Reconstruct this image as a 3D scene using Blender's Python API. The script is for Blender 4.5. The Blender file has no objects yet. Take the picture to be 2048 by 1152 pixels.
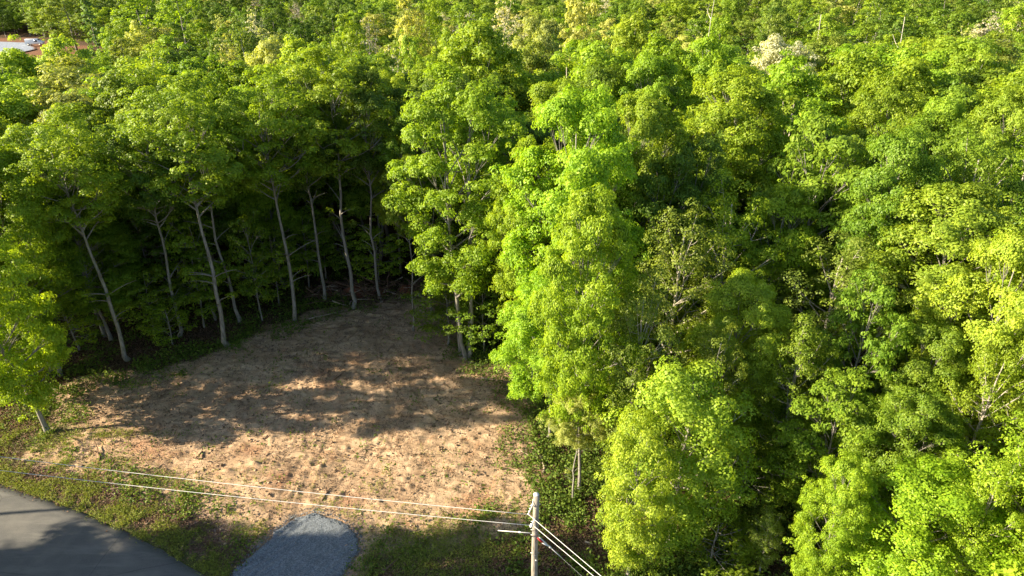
import bpy, math, random
import numpy as np
from mathutils import Vector
random.seed(5)
S = bpy.context.scene
C = S.collection
D2R = math.radians

# ------------------------------------------------------------------ camera, sky, sun, exposure
CAM_H, PITCH, FPX = 28.0, D2R(27.0), 1365.33
cam = bpy.data.cameras.new('camera'); cam.lens = 24; cam.sensor_width = 36
cam.clip_end = 5000; cam.clip_start = 0.1
camo = bpy.data.objects.new('camera', cam); C.objects.link(camo)
camo.location = (0, 0, CAM_H); camo.rotation_euler = (math.pi/2 - PITCH, 0, 0)
S.camera = camo
SUN_EL = D2R(25.0)
SUN_TRAVEL = Vector((1.0, 0.13, 0)).normalized()          # the light travels this way over the ground
w = bpy.data.worlds.new('World'); S.world = w; w.use_nodes = True
nt = w.node_tree; bg = nt.nodes['Background']
sky = nt.nodes.new('ShaderNodeTexSky'); sky.sky_type = 'NISHITA'; sky.sun_disc = False
sky.sun_elevation = SUN_EL
sx, sy = -SUN_TRAVEL.x, -SUN_TRAVEL.y
sky.sun_rotation = math.atan2(sx, sy)
nt.links.new(sky.outputs[0], bg.inputs[0]); bg.inputs[1].default_value = 0.075
sun = bpy.data.lights.new('sun', 'SUN'); sun.energy = 5.0; sun.angle = D2R(0.55); sun.color = (1.0, 0.85, 0.60)
suno = bpy.data.objects.new('sun', sun); C.objects.link(suno)
dirv = Vector((SUN_TRAVEL.x*math.cos(SUN_EL), SUN_TRAVEL.y*math.cos(SUN_EL), -math.sin(SUN_EL)))
suno.rotation_euler = dirv.to_track_quat('-Z', 'Y').to_euler(); suno.location = (-60, 0, 60)
S.view_settings.view_transform = 'Standard'; S.view_settings.look = 'None'
S.view_settings.exposure = 1.68; S.view_settings.gamma = 1
S.cycles.max_bounces = 7; S.cycles.diffuse_bounces = 4; S.cycles.glossy_bounces = 2
S.cycles.transmission_bounces = 4; S.cycles.transparent_max_bounces = 4

# ------------------------------------------------------------------ projection helpers
def ray(px, py):
    u = (px-1024)/FPX; v = (py-576)/FPX
    return np.array([u, math.cos(PITCH)-v*math.sin(PITCH), -math.sin(PITCH)-v*math.cos(PITCH)])
def project(x, y, z):
    dz = z-CAM_H
    d = y*math.cos(PITCH) - dz*math.sin(PITCH)
    up = y*math.sin(PITCH) + dz*math.cos(PITCH)
    return 1024+FPX*x/d, 576-FPX*up/d, d
def sstep(a, b, x):
    t = np.clip((np.asarray(x, float)-a)/(b-a), 0, 1); return t*t*(3-2*t)
def base_h(x, y):
    x = np.asarray(x, float); y = np.asarray(y, float)
    depth = 15.0 - 9.0*sstep(10, 130, x)
    z = -depth*sstep(58, 155, y) + 26*sstep(360, 700, y)
    z = z + 1.2*np.sin(x*0.021+1.0)*np.sin(y*0.027)*sstep(60, 120, y)
    return z
def ground_at(px, py):
    r = ray(px, py); t = CAM_H/-r[2]
    for _ in range(40):
        z = float(base_h(r[0]*t, r[1]*t)); t = 0.5*t + 0.5*(CAM_H-z)/-r[2]
    return r[0]*t, r[1]*t
def G(*pts): return np.array([ground_at(*p) for p in pts])

# ------------------------------------------------------------------ noise
def hashlat(ix, iy, seed):
    n = (ix.astype(np.int64)*374761393 + iy.astype(np.int64)*668265263 + seed*1442695041) & 0x7fffffff
    n = ((n ^ (n >> 13))*1274126177) & 0x7fffffff
    return ((n ^ (n >> 16)) & 0xffff)/65535.0
def vnoise(x, y, s, seed=0):
    x = x/s; y = y/s
    ix = np.floor(x); iy = np.floor(y); fx = x-ix; fy = y-iy
    fx = fx*fx*(3-2*fx); fy = fy*fy*(3-2*fy)
    a = hashlat(ix, iy, seed); b = hashlat(ix+1, iy, seed); c = hashlat(ix, iy+1, seed); d = hashlat(ix+1, iy+1, seed)
    return (a*(1-fx)+b*fx)*(1-fy) + (c*(1-fx)+d*fx)*fy
def fbm(x, y, s, octv=4, seed=0):
    v = 0; a = 0.5; t = 0
    for k in range(octv):
        v = v + a*vnoise(x, y, s/2**k, seed+k*17); t += a; a *= 0.55
    return v/t
def sdist(x, y, poly):
    """signed distance to polygon, positive inside"""
    d = np.full(x.shape, 1e9); inside = np.zeros(x.shape, bool)
    n = len(poly)
    for i in range(n):
        ax, ay = poly[i]; bx, by = poly[(i+1) % n]
        ex, ey = bx-ax, by-ay
        t = np.clip(((x-ax)*ex+(y-ay)*ey)/(ex*ex+ey*ey+1e-12), 0, 1)
        d = np.minimum(d, np.hypot(x-ax-t*ex, y-ay-t*ey))
        c = ((ay > y) != (by > y)) & (x < (bx-ax)*(y-ay)/(by-ay+1e-12)+ax)
        inside ^= c
    return np.where(inside, d, -d)
def linedist(x, y, pl):
    d = np.full(x.shape, 1e9); s = np.zeros(x.shape); acc = 0
    for i in range(len(pl)-1):
        ax, ay = pl[i]; bx, by = pl[i+1]; ex, ey = bx-ax, by-ay; L = math.hypot(ex, ey)
        t = np.clip(((x-ax)*ex+(y-ay)*ey)/(L*L), 0, 1)
        dd = np.hypot(x-ax-t*ex, y-ay-t*ey)
        s = np.where(dd < d, acc+t*L, s); d = np.minimum(d, dd); acc += L
    return d, s

# ------------------------------------------------------------------ mesh helpers
def mesh_np(name, V, F, mat, smooth=False, fattr=None, vattr=None, mats=None, midx=None):
    me = bpy.data.meshes.new(name)
    V = np.asarray(V, np.float32); F = np.asarray(F, np.int32)
    n, k = F.shape
    me.vertices.add(len(V)); me.vertices.foreach_set('co', V.ravel())
    me.loops.add(n*k); me.loops.foreach_set('vertex_index', F.ravel())
    me.polygons.add(n); me.polygons.foreach_set('loop_start', np.arange(0, n*k, k, dtype=np.int32))
    if smooth: me.polygons.foreach_set('use_smooth', np.ones(n, bool))
    for m in (mats or [mat]): me.materials.append(m)
    if midx is not None: me.polygons.foreach_set('material_index', np.asarray(midx, np.int32))
    for nm, a in (fattr or {}).items():
        at = me.attributes.new(nm, 'FLOAT', 'FACE'); at.data.foreach_set('value', np.asarray(a, np.float32))
    for nm, a in (vattr or {}).items():
        at = me.attributes.new(nm, 'FLOAT', 'POINT'); at.data.foreach_set('value', np.asarray(a, np.float32))
    me.update(calc_edges=True); me.validate()
    return me
class MB:
    def __init__(s): s.V = []; s.F = []; s.M = []; s.n = 0
    def add(s, V, F, m=0):
        V = np.asarray(V, float); F = np.asarray(F, int)
        s.V.append(V); s.F.append(F+s.n); s.M.append(np.full(len(F), m)); s.n += len(V)
    def tube(s, pts, rad, sides=6, m=0, cap=True):
        P = np.asarray(pts, float); n = len(P)
        R = np.broadcast_to(np.asarray(rad, float), (n,))
        T = np.gradient(P, axis=0); T /= (np.linalg.norm(T, axis=1, keepdims=True)+1e-9)
        ref = np.array([0, 0, 1.0]) if abs(T[0, 2]) < .8 else np.array([1.0, 0, 0])
        A = np.cross(T, ref); A /= (np.linalg.norm(A, axis=1, keepdims=True)+1e-9)
        B = np.cross(T, A)
        th = np.arange(sides)*2*math.pi/sides
        ring = (A[:, None]*np.cos(th)[None, :, None] + B[:, None]*np.sin(th)[None, :, None])*R[:, None, None] + P[:, None]
        V = ring.reshape(-1, 3); F = []
        for i in range(n-1):
            for j in range(sides):
                k = (j+1) % sides
                F.append((i*sides+j, i*sides+k, (i+1)*sides+k, (i+1)*sides+j))
        if cap:
            V = np.vstack([V, P[:1], P[-1:]]); c0, c1 = n*sides, n*sides+1
            for j in range(0, sides, 2):
                a, b, c = j, (j+1) % sides, (j+2) % sides
                F.append((c0, c, b, a)); o = (n-1)*sides; F.append((c1, o+a, o+b, o+c))
        s.add(V, F, m)
    def box(s, x0, x1, y0, y1, z0, z1, m=0):
        V = [(x, y, z) for z in (z0, z1) for y in (y0, y1) for x in (x0, x1)]
        s.add(V, [(0, 2, 3, 1), (4, 5, 7, 6), (0, 1, 5, 4), (2, 6, 7, 3), (0, 4, 6, 2), (1, 3, 7, 5)], m)
    def prism(s, prof, x0, x1, m=0):
        """profile in (y,z) extruded along x; quads only (strip between two lists)"""
        n = len(prof); V = [(x0, p[0], p[1]) for p in prof]+[(x1, p[0], p[1]) for p in prof]
        F = [(i, (i+1) % n, n+(i+1) % n, n+i) for i in range(n)]
        for i in range(1, n//2):
            a, b, c, d = i-1, i, n-1-i, (n-i) % n
            F.append((a, d, c, b)) if i > 0 else None
            F.append((n+a, n+b, n+c, n+d))
        s.add(V, F, m)
    def build(s, name, mat, parent=None, smooth=False, mats=None, **kw):
        me = mesh_np(name, np.vstack(s.V), np.vstack(s.F), mat, smooth, mats=mats, midx=np.concatenate(s.M) if mats else None, **kw)
        return link(name, me, parent)
def link(name, me, parent=None):
    o = bpy.data.objects.new(name, me); C.objects.link(o)
    if parent: o.parent = parent
    return o
def empty(name, loc=(0, 0, 0), rz=0):
    o = bpy.data.objects.new(name, None); C.objects.link(o); o.location = loc; o.rotation_euler = (0, 0, rz)
    o.empty_display_size = .3
    return o
def tag(o, label=None, cat=None, group=None, kind=None):
    if label: o['label'] = label
    if cat: o['category'] = cat
    if group: o['group'] = group
    if kind: o['kind'] = kind
    return o

# ------------------------------------------------------------------ materials
class NT:
    def __init__(s, name):
        s.m = bpy.data.materials.new(name); s.m.use_nodes = True; s.t = s.m.node_tree; s.t.nodes.clear()
        s.out = s('OutputMaterial')
    def __call__(s, typ, ins=None, **kw):
        n = s.t.nodes.new('ShaderNode'+typ)
        for k, v in kw.items(): setattr(n, k, v)
        for k, v in (ins or {}).items(): s.set(n.inputs[k], v)
        return n
    def set(s, sock, v):
        if hasattr(v, 'is_output'): s.t.links.new(v, sock)
        elif hasattr(v, 'outputs'): s.t.links.new(v.outputs[0], sock)
        else: sock.default_value = v
    def mix(s, f, a, b, bt='MIX'):
        n = s('Mix', data_type='RGBA', blend_type=bt)
        for i, v in ((0, f), (6, a), (7, b)): s.set(n.inputs[i], (*v, 1) if isinstance(v, tuple) and len(v) == 3 else v)
        return n.outputs[2]
    def math(s, op, a, b=0.0, clamp=False):
        n = s('Math', operation=op, use_clamp=clamp); s.set(n.inputs[0], a); s.set(n.inputs[1], b); return n.outputs[0]
    def noise(s, scale, detail=4, rough=.6, vec=None, dist=0):
        n = s('TexNoise', {'Scale': scale, 'Detail': detail, 'Roughness': rough, 'Distortion': dist})
        if vec is not None: s.set(n.inputs['Vector'], vec)
        return n.outputs[0]
    def ramp(s, v, lo, hi):
        n = s('MapRange', {'Value': v, 'From Min': lo, 'From Max': hi}); n.clamp = True; return n.outputs[0]
    def attr(s, name, typ='GEOMETRY'):
        return s('Attribute', attribute_name=name, attribute_type=typ)
    def bump(s, h, strength=.5, dist=.05):
        return s('Bump', {'Height': h, 'Strength': strength, 'Distance': dist}).outputs[0]
    def finish(s, sh): s.t.links.new(sh.outputs[0] if hasattr(sh, 'outputs') else sh, s.out.inputs[0]); return s.m

def leaf_material(name, instanced=False, rough=.5, spec=.3, trans=.42):
    n = NT(name)
    if instanced: base = n.attr('tint', 'INSTANCER').outputs[0]
    else: base = n('ObjectInfo').outputs['Color']
    tone = n.attr('tone').outputs['Fac']
    hue = n('HueSaturation', {'Hue': n.math('MULTIPLY_ADD', tone, -0.035) if False else n.math('ADD', n.math('MULTIPLY', tone, -0.03), 0.515),
                              'Saturation': 1.0, 'Value': n.math('ADD', n.math('MULTIPLY', tone, 0.55), 0.72), 'Color': base})
    col = hue.outputs[0]
    tcol = n.mix(1.0, col, (1.6, 1.5, 0.5), 'MULTIPLY')
    p = n('BsdfPrincipled', {'Base Color': col, 'Roughness': rough, 'Specular IOR Level': spec})
    t = n('BsdfTranslucent', {'Color': tcol})
    mx = n('MixShader', {0: trans, 1: p, 2: t})
    return n.finish(mx)
M_LEAF = leaf_material('leaf')
M_LEAF_GLOSS = leaf_material('leaf_glossy', rough=.5, spec=.16, trans=.34)
M_LEAF_FAR = leaf_material('leaf_far', instanced=True, trans=.36)

def fixed_leaf(name, c1, c2, trans=.35):
    n = NT(name); tone = n.attr('tone').outputs['Fac']
    col = n.mix(tone, c1, c2)
    p = n('BsdfPrincipled', {'Base Color': col, 'Roughness': .6, 'Specular IOR Level': .2})
    t = n('BsdfTranslucent', {'Color': n.mix(1.0, col, (1.2, 1.1, .5), 'MULTIPLY')})
    return n.finish(n('MixShader', {0: trans, 1: p, 2: t}))
M_WEED = fixed_leaf('weed_leaf', (.07, .14, .025), (.22, .30, .045))
M_GRASS = fixed_leaf('grass_blade', (.13, .18, .035), (.38, .43, .09))
M_DRY = fixed_leaf('dry_leaf', (.10, .055, .035), (.27, .17, .11), .1)

def bark_material(name, c1, c2, c3):
    n = NT(name)
    tc = n('TexCoord').outputs['Object']
    mp = n('Mapping', {'Vector': tc, 'Scale': (1, 1, .22)})
    a = n.noise(9, 5, .65, mp.outputs[0]); b = n.noise(1.1, 3, .5, tc)
    col = n.mix(n.ramp(a, .35, .68), c1, c2)
    col = n.mix(n.ramp(b, .52, .7), col, c3)
    p = n('BsdfPrincipled', {'Base Color': col, 'Roughness': .9, 'Specular IOR Level': .15, 'Normal': n.bump(a, .8, .04)})
    return n.finish(p)
M_BARK = bark_material('bark_grey', (.16, .145, .13), (.36, .34, .31), (.24, .22, .18))
M_BARK_PALE = bark_material('bark_pale', (.27, .24, .20), (.52, .48, .42), (.36, .32, .25))
M_DEAD = bark_material('dead_wood', (.24, .18, .13), (.50, .42, .34), (.33, .25, .18))
M_DEBRIS = bark_material('debris_wood', (.09, .055, .038), (.22, .145, .10), (.15, .085, .05))
M_POLEWOOD = bark_material('pole_wood', (.20, .175, .145), (.42, .38, .32), (.31, .28, .235))

def plain(name, col, rough=.5, metal=0, var=.0):
    n = NT(name)
    c = (*col, 1)
    if var: c = n.mix(n.noise(12, 3), tuple(v*(1-var) for v in col), tuple(min(1, v*(1+var)) for v in col))
    return n.finish(n('BsdfPrincipled', {'Base Color': c, 'Roughness': rough, 'Metallic': metal}))
M_WIRE = plain('aluminium_wire', (.68, .67, .65), .55, .1, .1)
M_STEEL = plain('galvanised_steel', (.55, .55, .55), .45, .7, .15)
M_PORC = plain('insulator_grey', (.72, .74, .76), .3, 0, .1)
M_RED = plain('red_plastic', (.55, .03, .04), .5, 0, .1)
M_FIBRE = plain('fibreglass_rod', (.62, .60, .57), .5, 0, .1)

def ground_material():
    n = NT('ground_soil')
    pos = n('NewGeometry').outputs['Position']
    dirt = n.attr('dirt').outputs['Fac']; grass = n.attr('grass').outputs['Fac']
    clay = n.attr('clay').outputs['Fac']; litter = n.attr('chips').outputs['Fac']
    n1 = n.noise(.35, 6, .62, pos); n2 = n.noise(2.2, 6, .68, pos, .6); n3 = n.noise(11, 5, .7, pos); n4 = n.noise(.9, 5, .6, pos, 1.2)
    n5 = n.noise(38, 3, .7, pos)
    # bare soil: tan sand, grey-brown crumbs, orange clay
    soil = n.mix(n.ramp(n1, .34, .62), (.37, .25, .16), (.60, .425, .28))
    stv = n('Mapping', {'Vector': pos, 'Rotation': (0, 0, .5), 'Scale': (.35, 1.6, 1)}).outputs[0]
    soil = n.mix(n.math('MULTIPLY', n.ramp(n.noise(1.0, 5, .65, stv, .8), .50, .66), .60), soil, (.17, .115, .072))
    soil = n.mix(n.math('MULTIPLY', n.ramp(n.noise(.22, 5, .6, pos, .5), .50, .62), .35), soil, (.23, .165, .11))
    soil = n.mix(n.math('MULTIPLY', n.ramp(n4, .53, .68), .7), soil, (.42, .24, .135))
    soil = n.mix(n.math('MULTIPLY', n.ramp(n2, .52, .72), .6), soil, (.15, .098, .06))
    soil = n.mix(n.math('MULTIPLY', n.ramp(n3, .55, .70), .70), soil, (.085, .058, .037))
    soil = n.mix(n.math('MULTIPLY', n.ramp(n3, .44, .30), .6), soil, (.62, .47, .34))
    # leaf litter floor: red-brown, speckled
    v = n('TexVoronoi', {'Scale': 16, 'Vector': pos})
    vr = n('SeparateColor', {'Color': v.outputs['Color']}).outputs[0]
    lit = n.mix(vr, (.045, .027, .018), (.17, .098, .06))
    lit = n.mix(n.ramp(n2, .42, .66), lit, (.035, .035, .016))
    chips = n.mix(n.ramp(vr, .2, .9), (.13, .085, .065), (.38, .27, .21))
    gr = n.mix(n.ramp(n3, .35, .65), (.06, .075, .02), (.13, .16, .045))
    edge = n.ramp(n.math('ADD', n.math('ADD', dirt, n.math('MULTIPLY', n.math('SUBTRACT', n2, .5), .9)), n.math('MULTIPLY', n.math('SUBTRACT', n3, .5), .5)), .35, .62)
    col = n.mix(edge, lit, soil)
    ce = n.ramp(n.math('ADD', clay, n.math('MULTIPLY', n.math('SUBTRACT', n2, .5), .8)), .35, .8)
    col = n.mix(n.math('MULTIPLY', ce, .6), col, (.40, .18, .10))
    le = n.ramp(n.math('ADD', litter, n.math('MULTIPLY', n.math('SUBTRACT', n2, .5), .8)), .4, .6)
    col = n.mix(le, col, chips)
    ge = n.ramp(n.math('ADD', grass, n.math('MULTIPLY', n.math('SUBTRACT', n3, .5), 1.2)), .4, .75)
    col = n.mix(n.math('MULTIPLY', ge, .8), col, gr)
    h = n.math('ADD', n.math('MULTIPLY', n3, .6), n.math('MULTIPLY', n5, .35))
    h = n.math('ADD', h, n.math('MULTIPLY', n2, 1.0))
    p = n('BsdfPrincipled', {'Base Color': col, 'Roughness': .95, 'Specular IOR Level': .1, 'Normal': n.bump(h, .8, .08)})
    return n.finish(p)
M_GROUND = ground_material()
def asphalt_material():
    n = NT('asphalt'); pos = n('NewGeometry').outputs['Position']
    a = n.noise(40, 3, .7, pos); b = n.noise(.5, 5, .6, pos, .5); c = n.noise(3, 4, .7, pos)
    col = n.mix(n.ramp(a, .3, .7), (.075, .076, .078), (.15, .148, .142))
    col = n.mix(n.math('MULTIPLY', n.ramp(b, .45, .65), .45), col, (.19, .18, .165))
    col = n.mix(n.math('MULTIPLY', n.ramp(c, .58, .75), .35), col, (.07, .07, .07))
    col = n.mix(n.math('MULTIPLY', n.ramp(n.noise(1.1, 6, .7, n('Mapping', {'Vector': pos, 'Rotation': (0, 0, -.42), 'Scale': (.25, 1.5, 1)}).outputs[0]), .48, .66), .5), col, (.205, .198, .185))
    col = n.mix(n.math('MULTIPLY', n.ramp(n.noise(130, 2, .8, pos), .60, .75), .5), col, (.30, .29, .27))
    # fine cracks sealed dark
    v = n('TexVoronoi', {'Scale': .16, 'Vector': n.mix(.12, pos, n('TexNoise', {'Scale': .8, 'Vector': pos}).outputs[1])}, feature='DISTANCE_TO_EDGE')
    cr = n.ramp(v.outputs[0], .005, .0)
    col = n.mix(n.math('MULTIPLY', cr, .45), col, (.04, .04, .04))
    p = n('BsdfPrincipled', {'Base Color': col, 'Roughness': .85, 'Specular IOR Level': .25, 'Normal': n.bump(a, .4, .01)})
    return n.finish(p)
M_ASPHALT = asphalt_material()
def gravel_material(name, c1, c2, dirty):
    n = NT(name); pos = n('NewGeometry').outputs['Position']
    v = n('TexVoronoi', {'Scale': 22, 'Vector': pos})
    vr = n('SeparateColor', {'Color': v.outputs['Color']}).outputs[0]
    b = n.noise(1.4, 5, .65, pos, .4)
    col = n.mix(vr, c1, c2)
    col = n.mix(n.math('MULTIPLY', n.ramp(b, .52, .72), .45), col, tuple(x*.55 for x in c1))
    d = n.attr('dirty').outputs['Fac']
    col = n.mix(n.ramp(n.math('ADD', d, n.math('MULTIPLY', n.math('SUBTRACT', b, .5), 1.1)), .45, .7), col, dirty)
    p = n('BsdfPrincipled', {'Base Color': col, 'Roughness': .85, 'Normal': n.bump(v.outputs['Distance'], .9, .03)})
    return n.finish(p)
M_GRAVEL = gravel_material('blue_grey_gravel', (.085, .10, .12), (.22, .25, .29), (.26, .18, .12))
M_GRAVEL_FAR = gravel_material('pale_gravel', (.20, .235, .29), (.32, .36, .42), (.22, .12, .08))

# ------------------------------------------------------------------ plan of the place (world metres)
CLEAR = G((105, 850), (85, 780), (150, 755), (300, 742), (400, 715), (470, 690), (560, 650), (620, 618), (700, 612), (800, 588),
          (905, 570), (925, 600), (905, 650), (950, 720), (1040, 745), (1062, 800), (1068, 900), (1075, 1000), (1060, 1060), (900, 1100), (760, 1120),
          (720, 1300), (440, 1300), (460, 1110), (370, 1042), (215, 985), (95, 948), (40, 925), (70, 893))
ROAD_EDGE = np.array([(-120, 44), (-90, 41), (-60, 37.2), (-46, 34.6), (-37, 32.4), (-29.6, 30.0), (-22.3, 27.2), (-15.4, 23.7), (-9.5, 19.4), (-4.0, 13.8), (0.5, 7.0), (4, -2), (7, -14), (9, -30)], float)
def catmull(P, n):
    P = np.asarray(P, float); Q = np.vstack([2*P[0]-P[1], P, 2*P[-1]-P[-2]]); out = []
    for i in range(1, len(Q)-2):
        for k in range(n):
            t = k/n; a, b, c, d = Q[i-1], Q[i], Q[i+1], Q[i+2]
            out.append(.5*((2*b)+(-a+c)*t+(2*a-5*b+4*c-d)*t*t+(-a+3*b-3*c+d)*t**3))
    out.append(Q[-2]); return np.array(out)
ROAD_EDGE = catmull(ROAD_EDGE, 36)
T = np.gradient(ROAD_EDGE, axis=0); T /= np.linalg.norm(T, axis=1, keepdims=True)
NRM = np.stack([T[:, 1], -T[:, 0]], 1)            # towards the camera side
NRM = np.where((NRM[:, 1] < 0)[:, None] | (ROAD_EDGE[:, 0] > -5)[:, None], NRM, -NRM)
ROAD_W = 7.4
ROAD_FAR = ROAD_EDGE + NRM*ROAD_W
ROADPOLY = np.vstack([ROAD_EDGE[::9], ROAD_FAR[::-9]])
PAD = G((440, 1175), (470, 1140), (508, 1100), (546, 1064), (586, 1034), (624, 1024), (664, 1030), (700, 1050), (724, 1076), (724, 1104), (704, 1132), (684, 1160), (655, 1230), (640, 1330), (400, 1330), (380, 1240))
FARPAD = G((-60, 82), (30, 84), (62, 86), (75, 99), (50, 106), (10, 112), (-60, 112))
FARCLR = G((-120, 72), (40, 76), (110, 78), (180, 88), (210, 100), (190, 118), (90, 118), (20, 125), (-120, 128))

def grid_axis(lo, hi, f0, f1, step, grow):
    a = list(np.arange(f0, f1+1e-6, step)); s = step; x = a[-1]
    while x < hi: s *= grow; x += s; a.append(x)
    s = step; x = a[0]; b = []
    while x > lo: s *= grow; x -= s; b.append(x)
    return np.array(b[::-1]+a)
def smooth_disp(x, y):
    """mid-scale unevenness of the near ground, shared with things standing on it"""
    return 0.10*(fbm(x, y, 5.0, 3, 3)-.5)
def build_ground():
    gx = grid_axis(-900, 900, -33, 9, .115, 1.06); gy = grid_axis(-60, 1500, 21.5, 54, .115, 1.05)
    X, Y = np.meshgrid(gx, gy); x = X.ravel(); y = Y.ravel()
    dc = sdist(x, y, CLEAR); dr = sdist(x, y, ROADPOLY); dp = sdist(x, y, PAD); dfp = sdist(x, y, FARPAD); dfc = sdist(x, y, FARCLR)
    w1 = (fbm(x, y, 4.0, 4, 1)-.5)*3.2; w2 = (fbm(x, y, 1.0, 3, 2)-.5)*1.2
    dirt = sstep(-.9, .9, dc+w1*.7+w2)
    near = (y < 70)
    dirt = np.where(dfc > 0, .28, dirt)
    clay = sstep(-3, 3, dfc)*.62*(y > 100)
    for (px, py, r) in ((712, 712, 1.1), (600, 730, .9), (660, 770, 1.4), (950, 1010, 2.2), (700, 1000, 1.6), (560, 960, 1.5), (1000, 790, 1.5), (300, 905, 2.0), (500, 900, 1.5), (640, 745, 1.3), (870, 600, 1.2), (760, 560, 1.3), (690, 590, 1.1), (280, 890, 1.5)):
        cx, cy = ground_at(px, py); clay = np.maximum(clay, .62*np.exp(-((x-cx)**2+((y-cy)*1.3)**2)/(r*r)))
    # grass strip beside the road, and patches
    de = -dr
    gr = sstep(2.3, 1.2, de+w1*.35)*sstep(-.2, .1, de)
    for (px, py, rx, ry, a) in ((250, 962, 4.5, .6, .4), (110, 922, 3.4, .9, .55), (480, 1050, 3.0, .9, .5), (330, 1010, 2.4, .6, .3), (870, 1110, 5.0, 1.9, .75), (60, 875, 4, 2, .8), (790, 1080, 3, 1.3, .5), (560, 890, 2, .6, .4), (690, 545, 3, 2, .4), (700, 640, 2, .8, .45), (970, 690, 2.4, 1.2, .5),
                                (1000, 1010, 2, .7, .45), (640, 1010, 2.5, .4, .4), (320, 1080, 4.5, 1.6, .7), (740, 700, 1, .5, .4), (230, 870, 2.5, .4, .5)):
        cx, cy = ground_at(px, py); gr = np.maximum(gr, a*np.exp(-(((x-cx)/rx)**2+((y-cy)/ry)**2)**1.0)*(.6+.8*fbm(x, y, 1.2, 3, 9)))
    pl = G((0, 945), (180, 985), (300, 1030), (410, 1080), (480, 1130), (500, 1200))
    dl, _ = linedist(x, y, pl); chips = sstep(1.7, .8, dl+w2*.8+w1*.25)*near
    # displacement
    z = base_h(x, y)
    rough = near*sstep(-.5, 1.0, dc+w1*.5)
    z = z + smooth_disp(x, y)*near
    z = z + rough*(0.11*(fbm(x, y, 1.6, 3, 21)-.5) + 0.10*(fbm(x, y*1.4, .55, 3, 31)-.5) + .045*np.abs(fbm(x, y, .3, 2, 77)-.5))
    rid = 1-np.abs(2*fbm(x*.8+y*.5, y-.3*x, 1.1, 3, 41)-1)
    z = z + rough*0.16*np.clip(rid-.86, 0, 1)/.14*fbm(x, y, 3, 2, 43)
    cl = vnoise(x, y, .24, 55); z = z + rough*.14*np.clip(cl-.86, 0, 1)/.14*sstep(.45, .6, fbm(x, y, 2.0, 2, 56))
    # ruts and crawler tracks
    tracks = [G((1045, 1010), (1000, 960), (930, 925), (820, 900), (700, 890)), G((1010, 1040), (960, 990), (880, 960), (790, 945)), G((640, 1040), (700, 960), (760, 900), (760, 800), (740, 700), (750, 620)),
              G((560, 1060), (600, 960), (640, 880), (640, 780), (660, 680), (690, 625)), G((180, 930), (330, 900), (520, 905), (700, 935)), G((860, 985), (940, 1005), (1020, 1030)), G((790, 610), (800, 650), (830, 720), (870, 800), (960, 870))]
    for i, tr in enumerate(tracks):
        tr = catmull(tr, 6); d, s = linedist(x, y, tr)
        for off in (-.95, .95):
            d2, s2 = linedist(x+off*.6, y+off*.75, tr)
            band = sstep(.30, .18, d2)
            cleat = np.sin(s2*2*math.pi/.30) if i in (0, 1, 5) else 0.3*np.sin(s2*2*math.pi/.5)
            z = z + near*band*(-.045+.02*cleat)*(.2+1.0*fbm(x, y, 2.5, 2, 60+i)) + near*.02*np.exp(-((d2-.36)/.09)**2)
    # dark drag hollows
    for (px, py, rx, ry, a) in ((380, 905, .5, .25, -.22), (365, 860, .25, .9, .10), (455, 945, .4, .2, .25), (640, 935, .18, .18, .2), (510, 930, .3, .2, .2), (905, 935, .5, .2, .15), (195, 890, .35, .5, -.15)):
        cx, cy = ground_at(px, py); z = z + a*np.exp(-(((x-cx)/rx)**2+((y-cy)/ry)**2))
    z = z + near*(1-dirt)*.07*(fbm(x, y, .7, 3, 81)-.5)
    # forest bank and mound by the left tree
    z = np.where(near, z - .12*sstep(-.35, .15, dr) - .10*sstep(-.25, .2, dp), z)
    z = z - .3*sstep(-2, 2, dfp)*(y > 100)
    nx, ny = len(gx), len(gy)
    I = np.arange(nx*ny).reshape(ny, nx)
    F = np.stack([I[:-1, :-1], I[:-1, 1:], I[1:, 1:], I[1:, :-1]], -1).reshape(-1, 4)
    me = mesh_np('ground', np.stack([x, y, z], 1), F, M_GROUND, True, vattr={'dirt': dirt, 'grass': gr, 'clay': clay, 'chips': chips})
    o = link('ground', me); tag(o, 'bare tan soil clearing and leaf littered forest floor', None, None, 'structure')
    return x, y, z, dirt, gr, chips, dc, dr, dp
gx_, gy_, gz_, g_dirt, g_gr, g_chips, g_dc, g_dr, g_dp = build_ground()

def gz(x, y):
    z = base_h(x, y)
    return z + np.where(np.asarray(y) < 70, smooth_disp(np.asarray(x, float), np.asarray(y, float)), 0)

# road: crowned asphalt strip
def build_road():
    n = len(ROAD_EDGE); k = 15; V = []; rows = []
    for j in range(k):
        f = j/(k-1); z = .03+.10*(1-(2*f-1)**2)
        wob = 0.22*(fbm(ROAD_EDGE[:, 0], ROAD_EDGE[:, 1], .9, 4, 90+j)-.5) if j in (0, k-1) else 0
        P = ROAD_EDGE + NRM*(ROAD_W*f) + NRM*(wob[:, None] if j in (0, k-1) else 0)
        V.append(np.column_stack([P, np.full(n, z)]))
    low = V[0].copy(); low[:, 2] = -.35; low2 = V[-1].copy(); low2[:, 2] = -.35
    V = [low]+V+[low2]; k += 2
    Vv = np.vstack(V); I = np.arange(k*n).reshape(k, n)
    F = np.stack([I[:-1, :-1], I[1:, :-1], I[1:, 1:], I[:-1, 1:]], -1).reshape(-1, 4)
    o = link('road', mesh_np('road', Vv, F, M_ASPHALT, True)); tag(o, 'grey asphalt road curving through the corner', None, None, 'structure')
build_road()
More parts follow.
